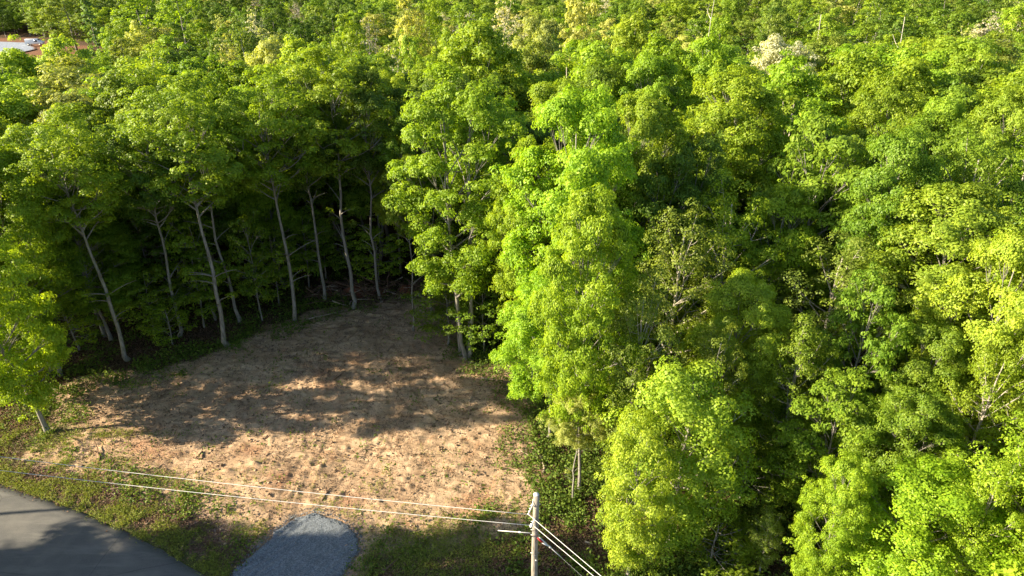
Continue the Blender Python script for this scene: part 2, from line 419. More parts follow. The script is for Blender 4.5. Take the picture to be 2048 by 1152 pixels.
def build_pad(name, poly, mat, step, z0, label, amp=.03, rag=.35):
    x0, y0 = poly.min(0)-1; x1, y1 = poly.max(0)+1
    xs = np.arange(x0, x1, step); ys = np.arange(y0, y1, step); X, Y = np.meshgrid(xs, ys); x = X.ravel(); y = Y.ravel()
    d = sdist(x, y, poly) + (fbm(x, y, step*7, 3, 5)-.5)*rag*2
    z = base_h(x, y)+z0 + amp*(fbm(x, y, step*3, 3, 8)-.5)*2 - .16*sstep(.35*rag*3, 0, d)
    if name == 'gravel_driveway':
        a = D2R(52); s = x*math.cos(a)+y*math.sin(a)*.55; q = -x*math.sin(a)+y*math.cos(a)
        z = z + .035*np.sin(q*2*math.pi/.42+2*fbm(x, y, 3, 2, 4))*sstep(.2, .7, fbm(x, y, 2.5, 2, 14))
    I = np.arange(len(x)).reshape(X.shape)
    F = np.stack([I[:-1, :-1], I[:-1, 1:], I[1:, 1:], I[1:, :-1]], -1).reshape(-1, 4)
    F = F[(d[F] > 0).all(1)]
    u, inv = np.unique(F, return_inverse=True)
    me = mesh_np(name, np.column_stack([x, y, z])[u], inv.reshape(F.shape), mat, True, vattr={'dirty': sstep(.55*rag*3, 0, d)[u]})
    o = link(name, me); tag(o, label, None, None, 'structure')
build_pad('gravel_driveway', PAD, M_GRAVEL, .09, .05, 'blue grey gravel driveway apron at the bottom edge', .03, .18)
build_pad('gravel_yard', FARPAD, M_GRAVEL_FAR, 1.2, .25, 'pale gravel yard far off beyond the trees', .05, 2)

# ------------------------------------------------------------------ leaves
def leaf_quads(P, N, size, rng, aspect=.62, droop=.25, fold=.18):
    """one folded four-cornered leaf per point"""
    n = len(P)
    r = rng.normal(size=(n, 3)); r[:, 2] -= droop*2
    A = r - N*(r*N).sum(1, keepdims=True); A /= np.linalg.norm(A, axis=1, keepdims=True)+1e-9
    B = np.cross(N, A)
    s = size*(.65+.7*rng.random(n))[:, None]
    base = P - A*s*.5; tip = P + A*s*.5 - N*s*.12
    l = P - A*s*.08 + B*s*aspect*.5 + N*s*fold; q = P - A*s*.08 - B*s*aspect*.5 + N*s*fold
    V = np.stack([base, q, tip, l], 1).reshape(-1, 3)
    return V, np.arange(4*n).reshape(n, 4)
def puff_leaves(cs, rs, per, size, rng, flat=.75, upw=.5, droop=.25, aspect=.62, axis_z=10.):
    P = []; N = []; tone = []
    for c, r in zip(cs, rs):
        m = max(4, int(per*(r*r)))
        d = rng.normal(size=(m, 3)); d /= np.linalg.norm(d, axis=1, keepdims=True)
        d[:, 2] = np.where(d[:, 2] < -.30, -d[:, 2], d[:, 2])
        rad = r*(1.05-.42*rng.random(m)**1.6)
        p = c + d*rad[:, None]*np.array([1, 1, flat])
        g = c*np.array([1, 1, .35])-np.array([0, 0, axis_z*.30]); g /= np.linalg.norm(g)+1e-6
        nn = d*1.0 + np.array([0, 0, upw]) + g*.40 + rng.normal(size=(m, 3))*.38
        nn /= np.linalg.norm(nn, axis=1, keepdims=True)
        P.append(p); N.append(nn); tone.append(np.clip(rng.normal(rng.normal(.5, .14), .20, m), 0, 1))
    P = np.vstack(P); N = np.vstack(N); tone = np.concatenate(tone)
    V, F = leaf_quads(P, N, size, rng, aspect, droop)
    return V, F, tone

def bez(a, b, c, n):
    t = np.linspace(0, 1, n)[:, None]; return (1-t)**2*a + 2*t*(1-t)*b + t*t*c
def grow(seed, H=20., R=3.8, cb=.4, nb=26, pr=.95, per=150, leaf=.24, tr=.22, shape='round', sub=4, flat=.75, droop=.25,
         stems=1, gap=.0, lod=0, mat=None, bark=None, spread=.15, aspect=.62, twigs=True, stub=0, lobes=0):
    rng = np.random.default_rng(seed); mb = MB(); cs = []; rs = []
    stem_lines = []
    for s in range(stems):
        n = 14; z = np.r_[0, .25, .7, np.linspace(1.6, H*.93, n-3)]
        wob = np.cumsum(rng.normal(size=(n, 2))*.10*H/20, 0); wob -= wob[0]
        off = np.zeros(2)
        if stems > 1:
            a = s*2*math.pi/stems+.6; off = np.array([math.cos(a), math.sin(a)])
            out = (np.sqrt(z/H))[:, None]*off*R*.20 + off*.26
            wob = wob + out
        L = np.column_stack([wob, z]); L[0, 2] = -.35
        rr = tr*(1-.82*(z/(H*.93)))*(1 if stems == 1 else .62)
        rr[0] *= 1.75; rr[1] *= 1.4; rr[2] *= 1.12
        mb.tube(L, rr, 8 if lod == 0 else (5 if lod == 1 else 4), cap=lod < 2)
        stem_lines.append(L)
    for i in range(nb):
        u = (i+.6)/nb
        f = cb+(1-cb)*u
        if shape == 'round': pf = math.sin(math.pi*(.16+.78*u))**.75
        elif shape == 'oval': pf = math.sin(math.pi*(.10+.84*u))**.6*(.82 if u < .25 else 1)
        elif shape == 'cone': pf = (1-u)**.8*.95+.06
        elif shape == 'vase': pf = math.sin(math.pi*(.30+.62*u))**.7*(.55+.6*u)
        elif shape == 'flat': pf = math.sin(math.pi*(.22+.66*u))**.5
        r = R*pf*(.72+.42*rng.random())
        az = i*2.39996+rng.normal()*.35
        L = stem_lines[i % stems]
        zs = H*(cb*.88+(f-cb)*(.72 if shape != 'cone' else .98))
        k = np.interp(zs, L[:, 2], np.arange(len(L))); st = np.array([np.interp(k, np.arange(len(L)), L[:, j]) for j in range(3)])
        ze = H*f + (rng.normal()*.25 if shape != 'cone' else -.35*r)
        dirn = np.array([math.cos(az), math.sin(az), 0])
        if rng.random() < gap: continue
        en = np.array([0, 0, ze]) + dirn*r + np.array([st[0], st[1], 0])*.7
        mid = st*.45+en*.55 + np.array([0, 0, (-.10 if shape != 'flat' else .1)*r]) + rng.normal(size=3)*.15*r
        B = bez(st, mid, en, 6 if lod < 2 else 4)
        br = max(.022, tr*.42*(1-u*.6))
        if lod < 2: mb.tube(B, np.linspace(br, .016 if lod == 0 else .03, len(B)), 5 if lod == 0 else 4, cap=False)
        elif i % 3 == 0: mb.tube(B, np.linspace(br, .03, len(B)), 3, cap=False)
        tips = [(en, 1.0)]
        if lobes:
            Lr = lobes*(.75+.5*rng.random())*(.55+.45*pf)
            for s_ in range(sub+3):
                dd = rng.normal(size=3); dd[2] = abs(dd[2])*.9-.25; dd += dirn*.45; dd /= np.linalg.norm(dd)
                q = en - dirn*Lr*.35 + dd*Lr*np.array([1, 1, .85])
                if lod == 0 and s_ % 2 == 0: mb.tube(bez(B[-3], (B[-3]+q)/2+rng.normal(size=3)*.06*r, q, 4), np.linspace(br*.4, .011, 4), 4, cap=False)
                tips.append((q, .8))
        for s_ in range(sub if not lobes else 1):
            t = .38+.55*(s_+.5)/sub
            p0 = B[int(t*(len(B)-1))]
            side = np.cross(dirn, [0, 0, 1])*(1 if s_ % 2 else -1)
            q = p0 + (side*(.5+.5*rng.random()) + dirn*.45 + np.array([0, 0, spread+.35*rng.random()]) + rng.normal(size=3)*.18)*r*(.46-.16*t)*1.15
            if lod == 0 or (lod == 1 and s_ % 2 == 0):
                mb.tube(bez(p0, (p0+q)/2+rng.normal(size=3)*.05*r, q, 4), np.linspace(br*.45, .011, 4), 4, cap=False)
            tips.append((q, .85))
        for (q, sc) in tips:
            for c_ in range(2):
                cs.append(q + rng.normal(size=3)*pr*np.array([.5, .5, .38])*(0 if c_ == 0 else 1.35)); rs.append(pr*sc*(.62+.55*rng.random())*(1 if c_ == 0 else .72))
        # inner sprays
        if rng.random() < .6: cs.append(B[len(B)//2]+rng.normal(size=3)*.3); rs.append(pr*.6)
    for L in stem_lines:
        for j in range(4): cs.append(L[-1]+rng.normal(size=3)*pr*.6+np.array([0, 0, pr*.1])); rs.append(pr*(.6+.4*rng.random()))
    for j in range(stub):                              # small leafless side twigs on the bare trunk
        z = H*(.18+(cb-.18)*rng.random()); L = stem_lines[0]; p0 = np.array([np.interp(z, L[:, 2], L[:, 0]), np.interp(z, L[:, 2], L[:, 1]), z])
        a = rng.random()*6.28; ln = .8+1.6*rng.random(); q = p0+np.array([math.cos(a)*ln, math.sin(a)*ln, ln*.55])
        mb.tube(bez(p0, (p0+q)/2+np.array([0, 0, .25]), q, 4), np.linspace(.05, .012, 4), 4, cap=False)
        if rng.random() < .45: cs.append(q); rs.append(.42)
    V, F, tone = puff_leaves(cs, rs, per, leaf, rng, flat, .35, droop, aspect, H)
    mt = mesh_np('trunk', np.vstack(mb.V), np.vstack(mb.F), bark or M_BARK, True)
    mc = mesh_np('crown', V, F, mat or M_LEAF, False, fattr={'tone': tone})
    return dict(trunk=mt, crown=mc, H=H, R=R, n=len(F))

VAR = {}
def add_var(kind, lod, **kw): VAR.setdefault((kind, lod), []).append(grow(lod=lod, **kw))
# near trees: full leaves
for s in (11, 12, 13): add_var('maple', 0, seed=s, H=18, R=3.9, cb=.32, nb=36, pr=.84, per=350, leaf=.155, sub=6, lobes=1.05, tr=.17)
for s in (21, 22, 23): add_var('tall', 0, seed=s, H=20, R=3.3, cb=.62, nb=22, pr=.66, per=410, leaf=.15, shape='oval', sub=5, lobes=1.1, stub=9, tr=.155)
for s in (31, 32): add_var('sparse', 0, seed=s, H=15, R=3.1, cb=.25, nb=30, pr=.66, per=290, leaf=.135, shape='oval', sub=5, gap=.06, bark=M_BARK_PALE)
for s in (41, 42): add_var('hickory', 0, seed=s, H=16, R=3.4, cb=.26, nb=32, pr=.62, per=250, leaf=.23, sub=5, tr=.17, lobes=1.0, droop=.7, aspect=.42, mat=M_LEAF_GLOSS)
for s in (51, 52): add_var('feathery', 0, seed=s, H=12, R=2.7, cb=.12, nb=34, pr=.72, per=400, leaf=.135, shape='oval', sub=5, tr=.15)
for s in (61, 62, 63): add_var('young', 0, seed=s, H=7, R=2.0, cb=.22, nb=17, pr=.52, per=190, leaf=.17, shape='flat', sub=4, flat=.35, tr=.07, gap=.1)
add_var('lowcrown', 0, seed=75, H=18, R=4.0, cb=.12, nb=38, pr=.76, per=380, leaf=.155, sub=5, tr=.17, lobes=1.2, shape='vase')
add_var('multistem', 0, seed=71, H=20, R=3.6, cb=.27, nb=38, pr=.80, per=350, leaf=.155, shape='oval', sub=5, lobes=1.05, stems=4, tr=.27)
add_var('bareish', 0, seed=81, H=6, R=1.8, cb=.2, nb=26, pr=.30, per=70, leaf=.10, sub=4, tr=.09, bark=M_BARK_PALE)
# mid distance
for s in (111, 112, 113): add_var('maple', 1, seed=s, H=18, R=3.9, cb=.30, nb=32, pr=.92, per=155, leaf=.235, sub=4, lobes=1.15, tr=.17)
for s in (121, 122): add_var('tall', 1, seed=s, H=20, R=3.2, cb=.42, nb=30, pr=.86, per=160, leaf=.22, shape='oval', sub=4, lobes=1.1, tr=.17)
for s in (131,): add_var('sparse', 1, seed=s, H=16, R=3.4, cb=.25, nb=24, pr=.75, per=75, leaf=.27, shape='oval', sub=4, gap=.08, bark=M_BARK_PALE)
for s in (141,): add_var('hickory', 1, seed=s, H=16, R=3.5, cb=.28, nb=22, pr=.85, per=110, leaf=.30, sub=4, droop=.6, aspect=.45)
add_var('feathery', 1, seed=151, H=14, R=3.2, cb=.2, nb=24, pr=.8, per=150, leaf=.24, shape='oval', sub=4)
# far
for s in (211, 212, 213): add_var('maple', 2, seed=s, H=18, R=4.2, cb=.2, nb=20, pr=1.05, per=62, leaf=.37, sub=2, lobes=1.4, tr=.2)
for s in (221, 222): add_var('tall', 2, seed=s, H=20, R=3.5, cb=.3, nb=15, pr=.80, per=58, leaf=.41, shape='oval', sub=2, lobes=1.3, tr=.25)
for s in (231,): add_var('sparse', 2, seed=s, H=17, R=3.5, cb=.3, nb=14, pr=.85, per=42, leaf=.42, shape='oval', sub=3, tr=.25, bark=M_BARK_PALE)
add_var('conifer', 2, seed=241, H=18, R=3.2, cb=.06, nb=30, pr=.8, per=42, leaf=.5, shape='cone', sub=2, tr=.25)
add_var('bareish', 2, seed=251, H=15, R=3.6, cb=.2, nb=26, pr=.7, per=20, leaf=.36, sub=4, tr=.22, bark=M_BARK_PALE)

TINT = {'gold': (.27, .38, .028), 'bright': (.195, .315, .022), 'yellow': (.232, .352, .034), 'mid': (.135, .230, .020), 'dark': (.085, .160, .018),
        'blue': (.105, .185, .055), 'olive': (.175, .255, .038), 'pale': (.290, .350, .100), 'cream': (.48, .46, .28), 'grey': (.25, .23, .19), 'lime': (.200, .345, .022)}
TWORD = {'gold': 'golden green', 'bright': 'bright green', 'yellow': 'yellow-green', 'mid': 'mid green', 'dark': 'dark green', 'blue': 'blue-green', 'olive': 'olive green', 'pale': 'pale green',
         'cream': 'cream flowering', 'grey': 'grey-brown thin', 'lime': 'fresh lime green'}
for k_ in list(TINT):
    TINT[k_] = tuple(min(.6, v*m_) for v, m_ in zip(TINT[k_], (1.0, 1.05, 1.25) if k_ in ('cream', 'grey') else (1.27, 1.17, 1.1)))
TREES = []          # x, y, R : for spacing
def place_tree(x, y, h, R, kind, tint, label, group=None, name='broadleaf_tree', lod=None, cat='tree', rz=None, lean=None, rng=random, jit=.08, bark=None):
    d = math.hypot(x, y)
    if lod is None: lod = 0 if d < 62 else (1 if d < 120 else 2)
    while (kind, lod) not in VAR:
        lod += 1
        if lod > 2: lod = 0
    v = rng.choice(VAR[(kind, lod)])
    z = float(gz(x, y))
    r = empty(name, (x, y, z-.05), rng.random()*6.28 if rz is None else rz)
    if lean: r.rotation_euler = (lean[0], lean[1], 0)
    r.scale = (R/v['R'], R/v['R'], h/v['H'])
    tag(r, label, cat, group)
    t = link('trunk', v['trunk'], r); c = link('crown', v['crown'], r)
    col = TINT[tint]; k = 1+rng.uniform(-jit, jit)*1.6
    c.color = (col[0]*k*(1+rng.uniform(-jit, jit)), col[1]*k, col[2]*k*(1+rng.uniform(-jit, jit)), 1)
    TREES.append((x, y, R)); r['_lm'] = 0
    return r
LANDMARKS = []
def crown_at(px, py, Y, wpx, kind, tint, label, short=None, **kw):
    """tree whose top shows at (px,py) and which stands Y metres ahead"""
    r = ray(px, py); t = Y/r[1]; x = r[0]*t; zt = CAM_H+r[2]*t
    R = wpx/FPX*t/2
    h = zt-float(gz(x, Y))
    if short: LANDMARKS.append((x, Y, short))
    return place_tree(x, Y, h, R, kind, tint, label, **kw)
def stem_at(bx, by, ty, R, kind, tint, label, short=None, **kw):
    """tree whose foot shows at (bx,by) and whose top reaches picture height ty"""
    x, y = ground_at(bx, by)
    r = ray(bx, ty); zt = CAM_H + r[2]*(y/r[1])
    if short: LANDMARKS.append((x, y, short))
    return place_tree(x, y, zt-float(gz(x, y)), R, kind, tint, label, **kw)

# --- the left forest edge
GE = 'tall trees along the shaded edge of the clearing'
stem_at(258, 718, 245, 3.4, 'tall', 'bright', 'leaning grey trunk at the left corner of the clearing under a green crown', 'the leaning grey trunk', group=GE, lean=(0, -.04))
stem_at(460, 690, 178, 3.8, 'tall', 'bright', 'tall tree with thick pale grey trunk forking high, sunlit crown', 'the thick pale grey trunk', group=GE, bark=1)
stem_at(590, 640, 175, 3.5, 'tall', 'bright', 'slim tall tree where the left forest edge meets the upper clearing', 'the slim tree at the clearing corner', group=GE)
stem_at(478, 645, 210, 3.0, 'tall', 'mid', 'thin straight trunk just behind the thick pale grey trunk', group=GE)
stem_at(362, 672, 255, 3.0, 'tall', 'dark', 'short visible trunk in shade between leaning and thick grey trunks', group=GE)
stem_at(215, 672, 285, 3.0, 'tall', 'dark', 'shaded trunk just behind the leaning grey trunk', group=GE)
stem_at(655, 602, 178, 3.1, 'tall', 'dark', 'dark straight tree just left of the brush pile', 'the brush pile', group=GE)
stem_at(706, 616, 130, 3.6, 'tall', 'bright', 'tall thick trunked tree standing in front of the brush pile', group=GE)
stem_at(762, 604, 150, 2.8, 'tall', 'dark', 'straight grey trunk rising through the right of the brush pile', group=GE)
stem_at(828, 660, 330, 1.7, 'tall', 'mid', 'slender lone tree with low leafy sprays inside the clearing', 'the slender lone tree', group=GE)
stem_at(860, 632, 230, 2.2, 'tall', 'mid', 'slender tree just right of and behind the lone sprayed tree', group=GE)
stem_at(932, 712, 168, 3.4, 'multistem', 'bright', 'big tree of four dark stems from one base at the clearing', 'the four-stemmed tree', name='multistem_tree')
stem_at(990, 672, 205, 2.8, 'tall', 'bright', 'straight brown trunk with sunlit pale top right of the four-stemmed tree', group=GE)
stem_at(525, 642, 420, 1.6, 'young', 'mid', 'thin sapling at the base of the shaded forest edge', group='saplings under the shaded forest edge', name='sapling')
# --- sunlit trees at the left edge
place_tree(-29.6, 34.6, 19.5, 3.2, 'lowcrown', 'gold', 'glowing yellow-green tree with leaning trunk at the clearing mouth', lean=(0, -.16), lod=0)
LANDMARKS.append((-29.3, 34.6, 'the glowing leaning tree'))
crown_at(-20, 590, 38.5, 150, 'maple', 'yellow', 'yellow-green tree low against the left edge behind the glowing leaning tree', 'the low left-edge tree', lod=0)
crown_at(-40, 300, 41, 200, 'maple', 'bright', 'tall bright green tree cut off by the left edge halfway up', 'the left-edge tree', lod=0)
crown_at(150, 440, 46, 170, 'maple', 'mid', 'shaded medium tree spreading leaves between left edge and leaning trunk', lod=0)
# --- tree tops behind the left edge
GC = 'sunlit crowns of the woods behind the clearing'
for a in [
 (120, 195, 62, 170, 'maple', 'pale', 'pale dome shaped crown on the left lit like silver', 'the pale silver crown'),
 (118, 90, 92, 120, 'maple', 'yellow', 'yellow rounded crown just below the far gravel yard', 'the yellow crown by the yard'),
 (20, 112, 78, 140, 'maple', 'bright', 'bright green crown at the left edge under the far yard', 'the crown at the left edge'),
 (120, 270, 52, 190, 'tall', 'mid', 'green crown with sunlit left shoulder in front of the pale dome', 'the green crown below the pale dome'),
 (275, 215, 57, 130, 'maple', 'bright', 'small sunlit crown left of the tallest left crown', 'the small sunlit crown'),
 (500, 185, 56, 150, 'maple', 'bright', 'bright green crown between the forked tree and the middle gap', 'the green middle-left crown'),
 (620, 118, 76, 130, 'maple', 'bright', 'rounded bright green crown high above the brush pile', 'the rounded crown above the pile'),
 (455, 118, 88, 110, 'maple', 'pale', 'pale green crown with creamy top in the upper left', 'the creamy topped crown'),
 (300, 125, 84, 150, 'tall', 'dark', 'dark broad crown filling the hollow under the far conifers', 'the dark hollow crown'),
 (545, 90, 96, 120, 'maple', 'pale', 'pale sunlit crown touched with cream flowers', 'the cream flecked crown'),
 (690, 130, 72, 110, 'maple', 'mid', 'green crown left of the yellow double crown', 'the crown left of the yellow one'),
 (770, 160, 58, 130, 'maple', 'yellow', 'yellow double domed crown overhanging the dark gap', 'the yellow double dome'),
 (785, 100, 84, 90, 'bareish', 'cream', 'small cream blossoming crown above the yellow double dome', 'the cream blossoming crown'),
 (960, 58, 66, 180, 'maple', 'bright', 'highest big crown of the middle with yellowish shoulder', 'the highest middle crown'),
 (905, 82, 69, 80, 'maple', 'yellow', 'straw yellow shoulder crown beside the highest middle crown', 'the straw yellow crown'),
 (1060, 100, 74, 120, 'maple', 'olive', 'olive crown right behind the highest middle crown', 'the olive crown'),
 (1085, 50, 104, 110, 'maple', 'pale', 'pale straw green crown beyond the middle of the wood', 'the pale straw crown'),
 (1110, 175, 52, 170, 'maple', 'bright', 'broad sunlit crown touching the tall right hand maple', 'the broad touching crown'),
 (1215, 110, 62, 190, 'maple', 'bright', 'broad yellow-green crown sloping up over the tall maple', 'the broad sloping crown'),
 (1265, 42, 86, 110, 'maple', 'yellow', 'rounded sunlit crown on the upper middle skyline of leaves', 'the rounded skyline crown'),
 (1330, 90, 72, 140, 'maple', 'bright', 'bright crown stepped below the skyline crown', 'the stepped crown'),
 (1470, 158, 51, 230, 'maple', 'bright', 'great dome shaped crown with visible inner trunks right of centre', 'the great dome'),
 (1420, 95, 70, 130, 'maple', 'bright', 'bright crown peeping over the great dome', 'the peeping crown'),
 (1570, 92, 78, 140, 'maple', 'cream', 'cream flowered flat topped crown in the upper right', 'the cream flowered crown'),
 (1580, 130, 62, 160, 'maple', 'bright', 'sunlit crown under the cream flowered one', 'the crown under the cream one'),
 (1720, 120, 64, 170, 'maple', 'bright', 'wide sunlit crown in the upper right middle', 'the wide upper right crown'),
 (1860, 118, 68, 170, 'maple', 'bright', 'wide lumpy crown below the bare trunk hillside', 'the wide lumpy crown'),
 (1940, 110, 74, 130, 'maple', 'yellow', 'yellow lit crown at the end of the upper right row', 'the last yellow crown'),
 (1895, 210, 49, 130, 'maple', 'yellow', 'small yellow dome with dark hollow beneath, right side', 'the small yellow dome'),
 (2030, 195, 46, 170, 'maple', 'yellow', 'yellow-green crown cut by the right edge, upper', 'the upper right-edge crown'),
 (1655, 262, 42, 240, 'hickory', 'mid', 'crown of drooping silvery lit leaves right of the great dome', 'the silvery drooping crown'),
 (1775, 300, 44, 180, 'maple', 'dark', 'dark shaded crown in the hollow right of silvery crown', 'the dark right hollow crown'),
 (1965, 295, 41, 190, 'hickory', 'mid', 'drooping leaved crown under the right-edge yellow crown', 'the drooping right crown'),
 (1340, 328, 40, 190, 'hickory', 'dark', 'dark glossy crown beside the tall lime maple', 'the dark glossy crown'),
 (1290, 215, 50, 120, 'maple', 'mid', 'green crown tucked between tall lime maple and great dome', 'the tucked green crown'),
 (1330, 270, 46, 100, 'sparse', 'olive', 'olive thin crown above the dark glossy crown', 'the olive thin crown'),
]:
    *q, lab, short = a
    crown_at(*q, lab, short, group=GC)
# --- the near right wood
GR = 'trees of the near wood right of the clearing'
for a in [
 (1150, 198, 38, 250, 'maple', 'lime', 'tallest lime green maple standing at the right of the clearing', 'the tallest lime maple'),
 (1075, 300, 40, 150, 'maple', 'bright', 'bright tree pressed against the left of the tallest maple', 'the pressed bright tree'),
 (1195, 405, 29.5, 190, 'maple', 'lime', 'lime green maple in front of the tallest one, trunk showing below', 'the front lime maple'),
 (1105, 560, 34, 180, 'maple', 'lime', 'lower lime green tree overhanging the shaded soil', 'the overhanging lime tree'),
 (1385, 430, 34, 200, 'sparse', 'olive', 'thin olive leaved tree with pale limbs right of the lime maples', 'the thin olive tree'),
 (1290, 560, 29, 170, 'sparse', 'olive', 'thin leaved olive tree between lime maple and yellow tree', 'the thin middle tree'),
 (1500, 572, 31, 180, 'maple', 'yellow', 'yellow-green tree with white twigs, centre of right wood', 'the white twigged yellow tree'),
 (1390, 728, 25.5, 250, 'feathery', 'yellow', 'soft feathery yellow-green tree nearest the utility pole', 'the feathery yellow tree'),
 (1290, 840, 23.5, 150, 'feathery', 'yellow', 'lower feathery yellow-green tree beside the utility pole', 'the lower feathery tree'),
 (1570, 400, 39, 200, 'hickory', 'bright', 'large leaved crown with slanting trunk below the silvery crown', 'the large leaved crown'),
 (1700, 482, 35, 240, 'sparse', 'olive', 'olive thin crown above the two silvery lit trees', 'the wide olive crown'),
 (1925, 405, 34, 310, 'maple', 'yellow', 'huge layered yellow crown on the right', 'the huge yellow crown'),
 (1760, 572, 30, 170, 'hickory', 'mid', 'silver lit drooping crown under the huge yellow crown', 'the silver lit tree'),
 (1620, 640, 29, 160, 'sparse', 'mid', 'thin green tree in the shade left of the silver lit tree', 'the shaded thin tree'),
 (1880, 660, 29, 170, 'maple', 'mid', 'green tree in shadow below the huge yellow crown', 'the shadowed tree'),
 (2025, 690, 26, 160, 'sparse', 'bright', 'bright twiggy tree cut by the right edge, halfway down', 'the twiggy right-edge tree'),
 (1700, 770, 25.5, 200, 'hickory', 'mid', 'green large leaved tree above the white trunk at the bottom', 'the large leaved green tree'),
 (1850, 800, 24, 190, 'maple', 'mid', 'green tree behind the big round leaved bottom tree', 'the tree behind the round one'),
 (1600, 800, 29.5, 150, 'sparse', 'mid', 'loose green tree over the bare forest floor', 'the loose green tree'),
 (1870, 965, 20.5, 300, 'maple', 'lime', 'big round leaved lime tree at the bottom right', 'the round leaved lime tree'),
 (2010, 930, 20, 150, 'sparse', 'bright', 'bright sparse tree in the bottom right corner', 'the corner tree'),
 (1700, 930, 21, 130, 'maple', 'lime', 'leafy lime tree over the leaning white trunk', 'the leaning white trunk'),
 (1160, 800, 28.6, 105, 'tall', 'pale', 'small pale sapling with thin white stem near the pole', 'the pale white-stemmed sapling'),
 (1450, 660, 28, 120, 'sparse', 'olive', 'narrow olive tree between feathery and white twigged trees', 'the narrow olive tree'),
]:
    *q, lab, short = a
    crown_at(*q, lab, short, group=GR)
for (bx, by, ty) in ((1520, 1150, 1010), (1555, 1070, 985)):
    pass
stem_at(1518, 1150, 1020, .8, 'sparse', 'olive', 'thin olive sapling with pale stem in the dark at the bottom', name='sapling')

# --- understorey along the left edge: layered leafy saplings
GU = 'leafy saplings in the shade under the forest edge'
und = [(40, 640, 470, 'left of the leaning trunk at the frame edge'), (160, 700, 560, 'in the dark left of the leaning trunk'), (130, 640, 470, 'high in the shade left of the leaning trunk'), (310, 668, 540, 'right of the leaning grey trunk'), (410, 655, 500, 'left of the thick pale trunk'),
       (430, 640, 430, 'behind the left side of the thick pale trunk'), (520, 625, 480, 'right of the thick pale trunk'), (560, 610, 455, 'behind the slim corner tree'), (345, 690, 605, 'low between the leaning and pale trunks'), (235, 640, 450, 'above the leaning trunk foot'),
       (620, 575, 420, 'behind the brush pile on its left'), (700, 560, 440, 'behind the brush pile'), (905, 575, 450, 'behind the lone slender tree'), (968, 708, 560, 'at the right foot of the four-stemmed tree'), (898, 690, 560, 'at the left foot of the four-stemmed tree'),
       (965, 640, 480, 'behind the four-stemmed tree'), (1030, 690, 520, 'right of the four-stemmed tree'), (1010, 620, 420, 'high behind the brown trunk'), (760, 575, 455, 'over the middle of the brush pile'), (1050, 740, 590, 'under the overhanging lime tree'), (60, 760, 640, 'in shade behind the glowing leaning tree'),
       (1250, 960, 830, 'under the front lime maple'), (1480, 1000, 880, 'on the open floor right of the feathery tree'), (1600, 1040, 900, 'on the floor beneath the loose green tree'), (1420, 1130, 1040, 'at the bottom beneath the feathery tree')]
for i, (bx, by, ty, where) in enumerate(und):
    stem_at(bx, by, ty, random.uniform(1.5, 2.6), 'young', random.choice(['mid', 'mid', 'bright']), 'leafy sapling '+where, group=GU, name='sapling', lod=0)

# --- far group by the yard and along the top
GF = 'distant trees around the far yard and hillside'
for a in [
 (125, -8, 306, 110, 'maple', 'olive', 'distant loose tree standing beside the white van', 'the tree over the van'),
 (168, -10, 262, 52, 'conifer', 'blue', 'distant pointed blue-green tree right of the far yard', 'the pointed blue tree'),
 (262, -12, 236, 88, 'tall', 'bright', 'distant tall bright tree against the dark far wood', 'the far bright tree'),
 (352, -12, 228, 70, 'tall', 'bright', 'second distant bright column tree against the dark wood', 'the second far bright tree'),
 (212, 58, 215, 55, 'maple', 'bright', 'small distant round tree below the pointed blue one', 'the small far round tree'),
 (275, 50, 205, 60, 'maple', 'pale', 'small distant pale tree at the foot of the bright one', 'the small far pale tree'),
 (478, 55, 190, 55, 'sparse', 'olive', 'distant tan tinted small crown in the upper left middle', 'the tan tinted crown'),
 (505, 20, 230, 50, 'bareish', 'cream', 'distant cream crown near the top left middle', 'the far cream crown'),
 (735, 40, 190, 60, 'bareish', 'grey', 'distant brownish leafless crown in the top middle', 'the brownish leafless crown'),
 (945, 30, 175, 60, 'bareish', 'grey', 'distant pinkish brown bare crown at top centre', 'the pinkish bare crown'),
 (1010, 5, 200, 90, 'bareish', 'cream', 'distant greyish cream blossoming crown at top centre', 'the greyish blossoming crown'),
 (820, 15, 185, 70, 'maple', 'pale', 'distant pale silver green crown in the top middle', 'the far silver crown'),
 (855, 5, 210, 60, 'maple', 'bright', 'distant bright crown at the top beside the silver one', 'the far top crown'),
 (820, 72, 130, 50, 'maple', 'yellow', 'little bright yellow-green crown in the middle distance', 'the little yellow crown'),
 (700, 45, 170, 70, 'maple', 'bright', 'middle distance bright crown near the brownish crown', 'the middle distance bright crown'),
 (1160, 0, 150, 90, 'maple', 'pale', 'distant pale crown on the top edge right of centre', 'the pale top edge crown'),
]:
    *q, lab, short = a
    crown_at(*q, lab, short, group=GF)

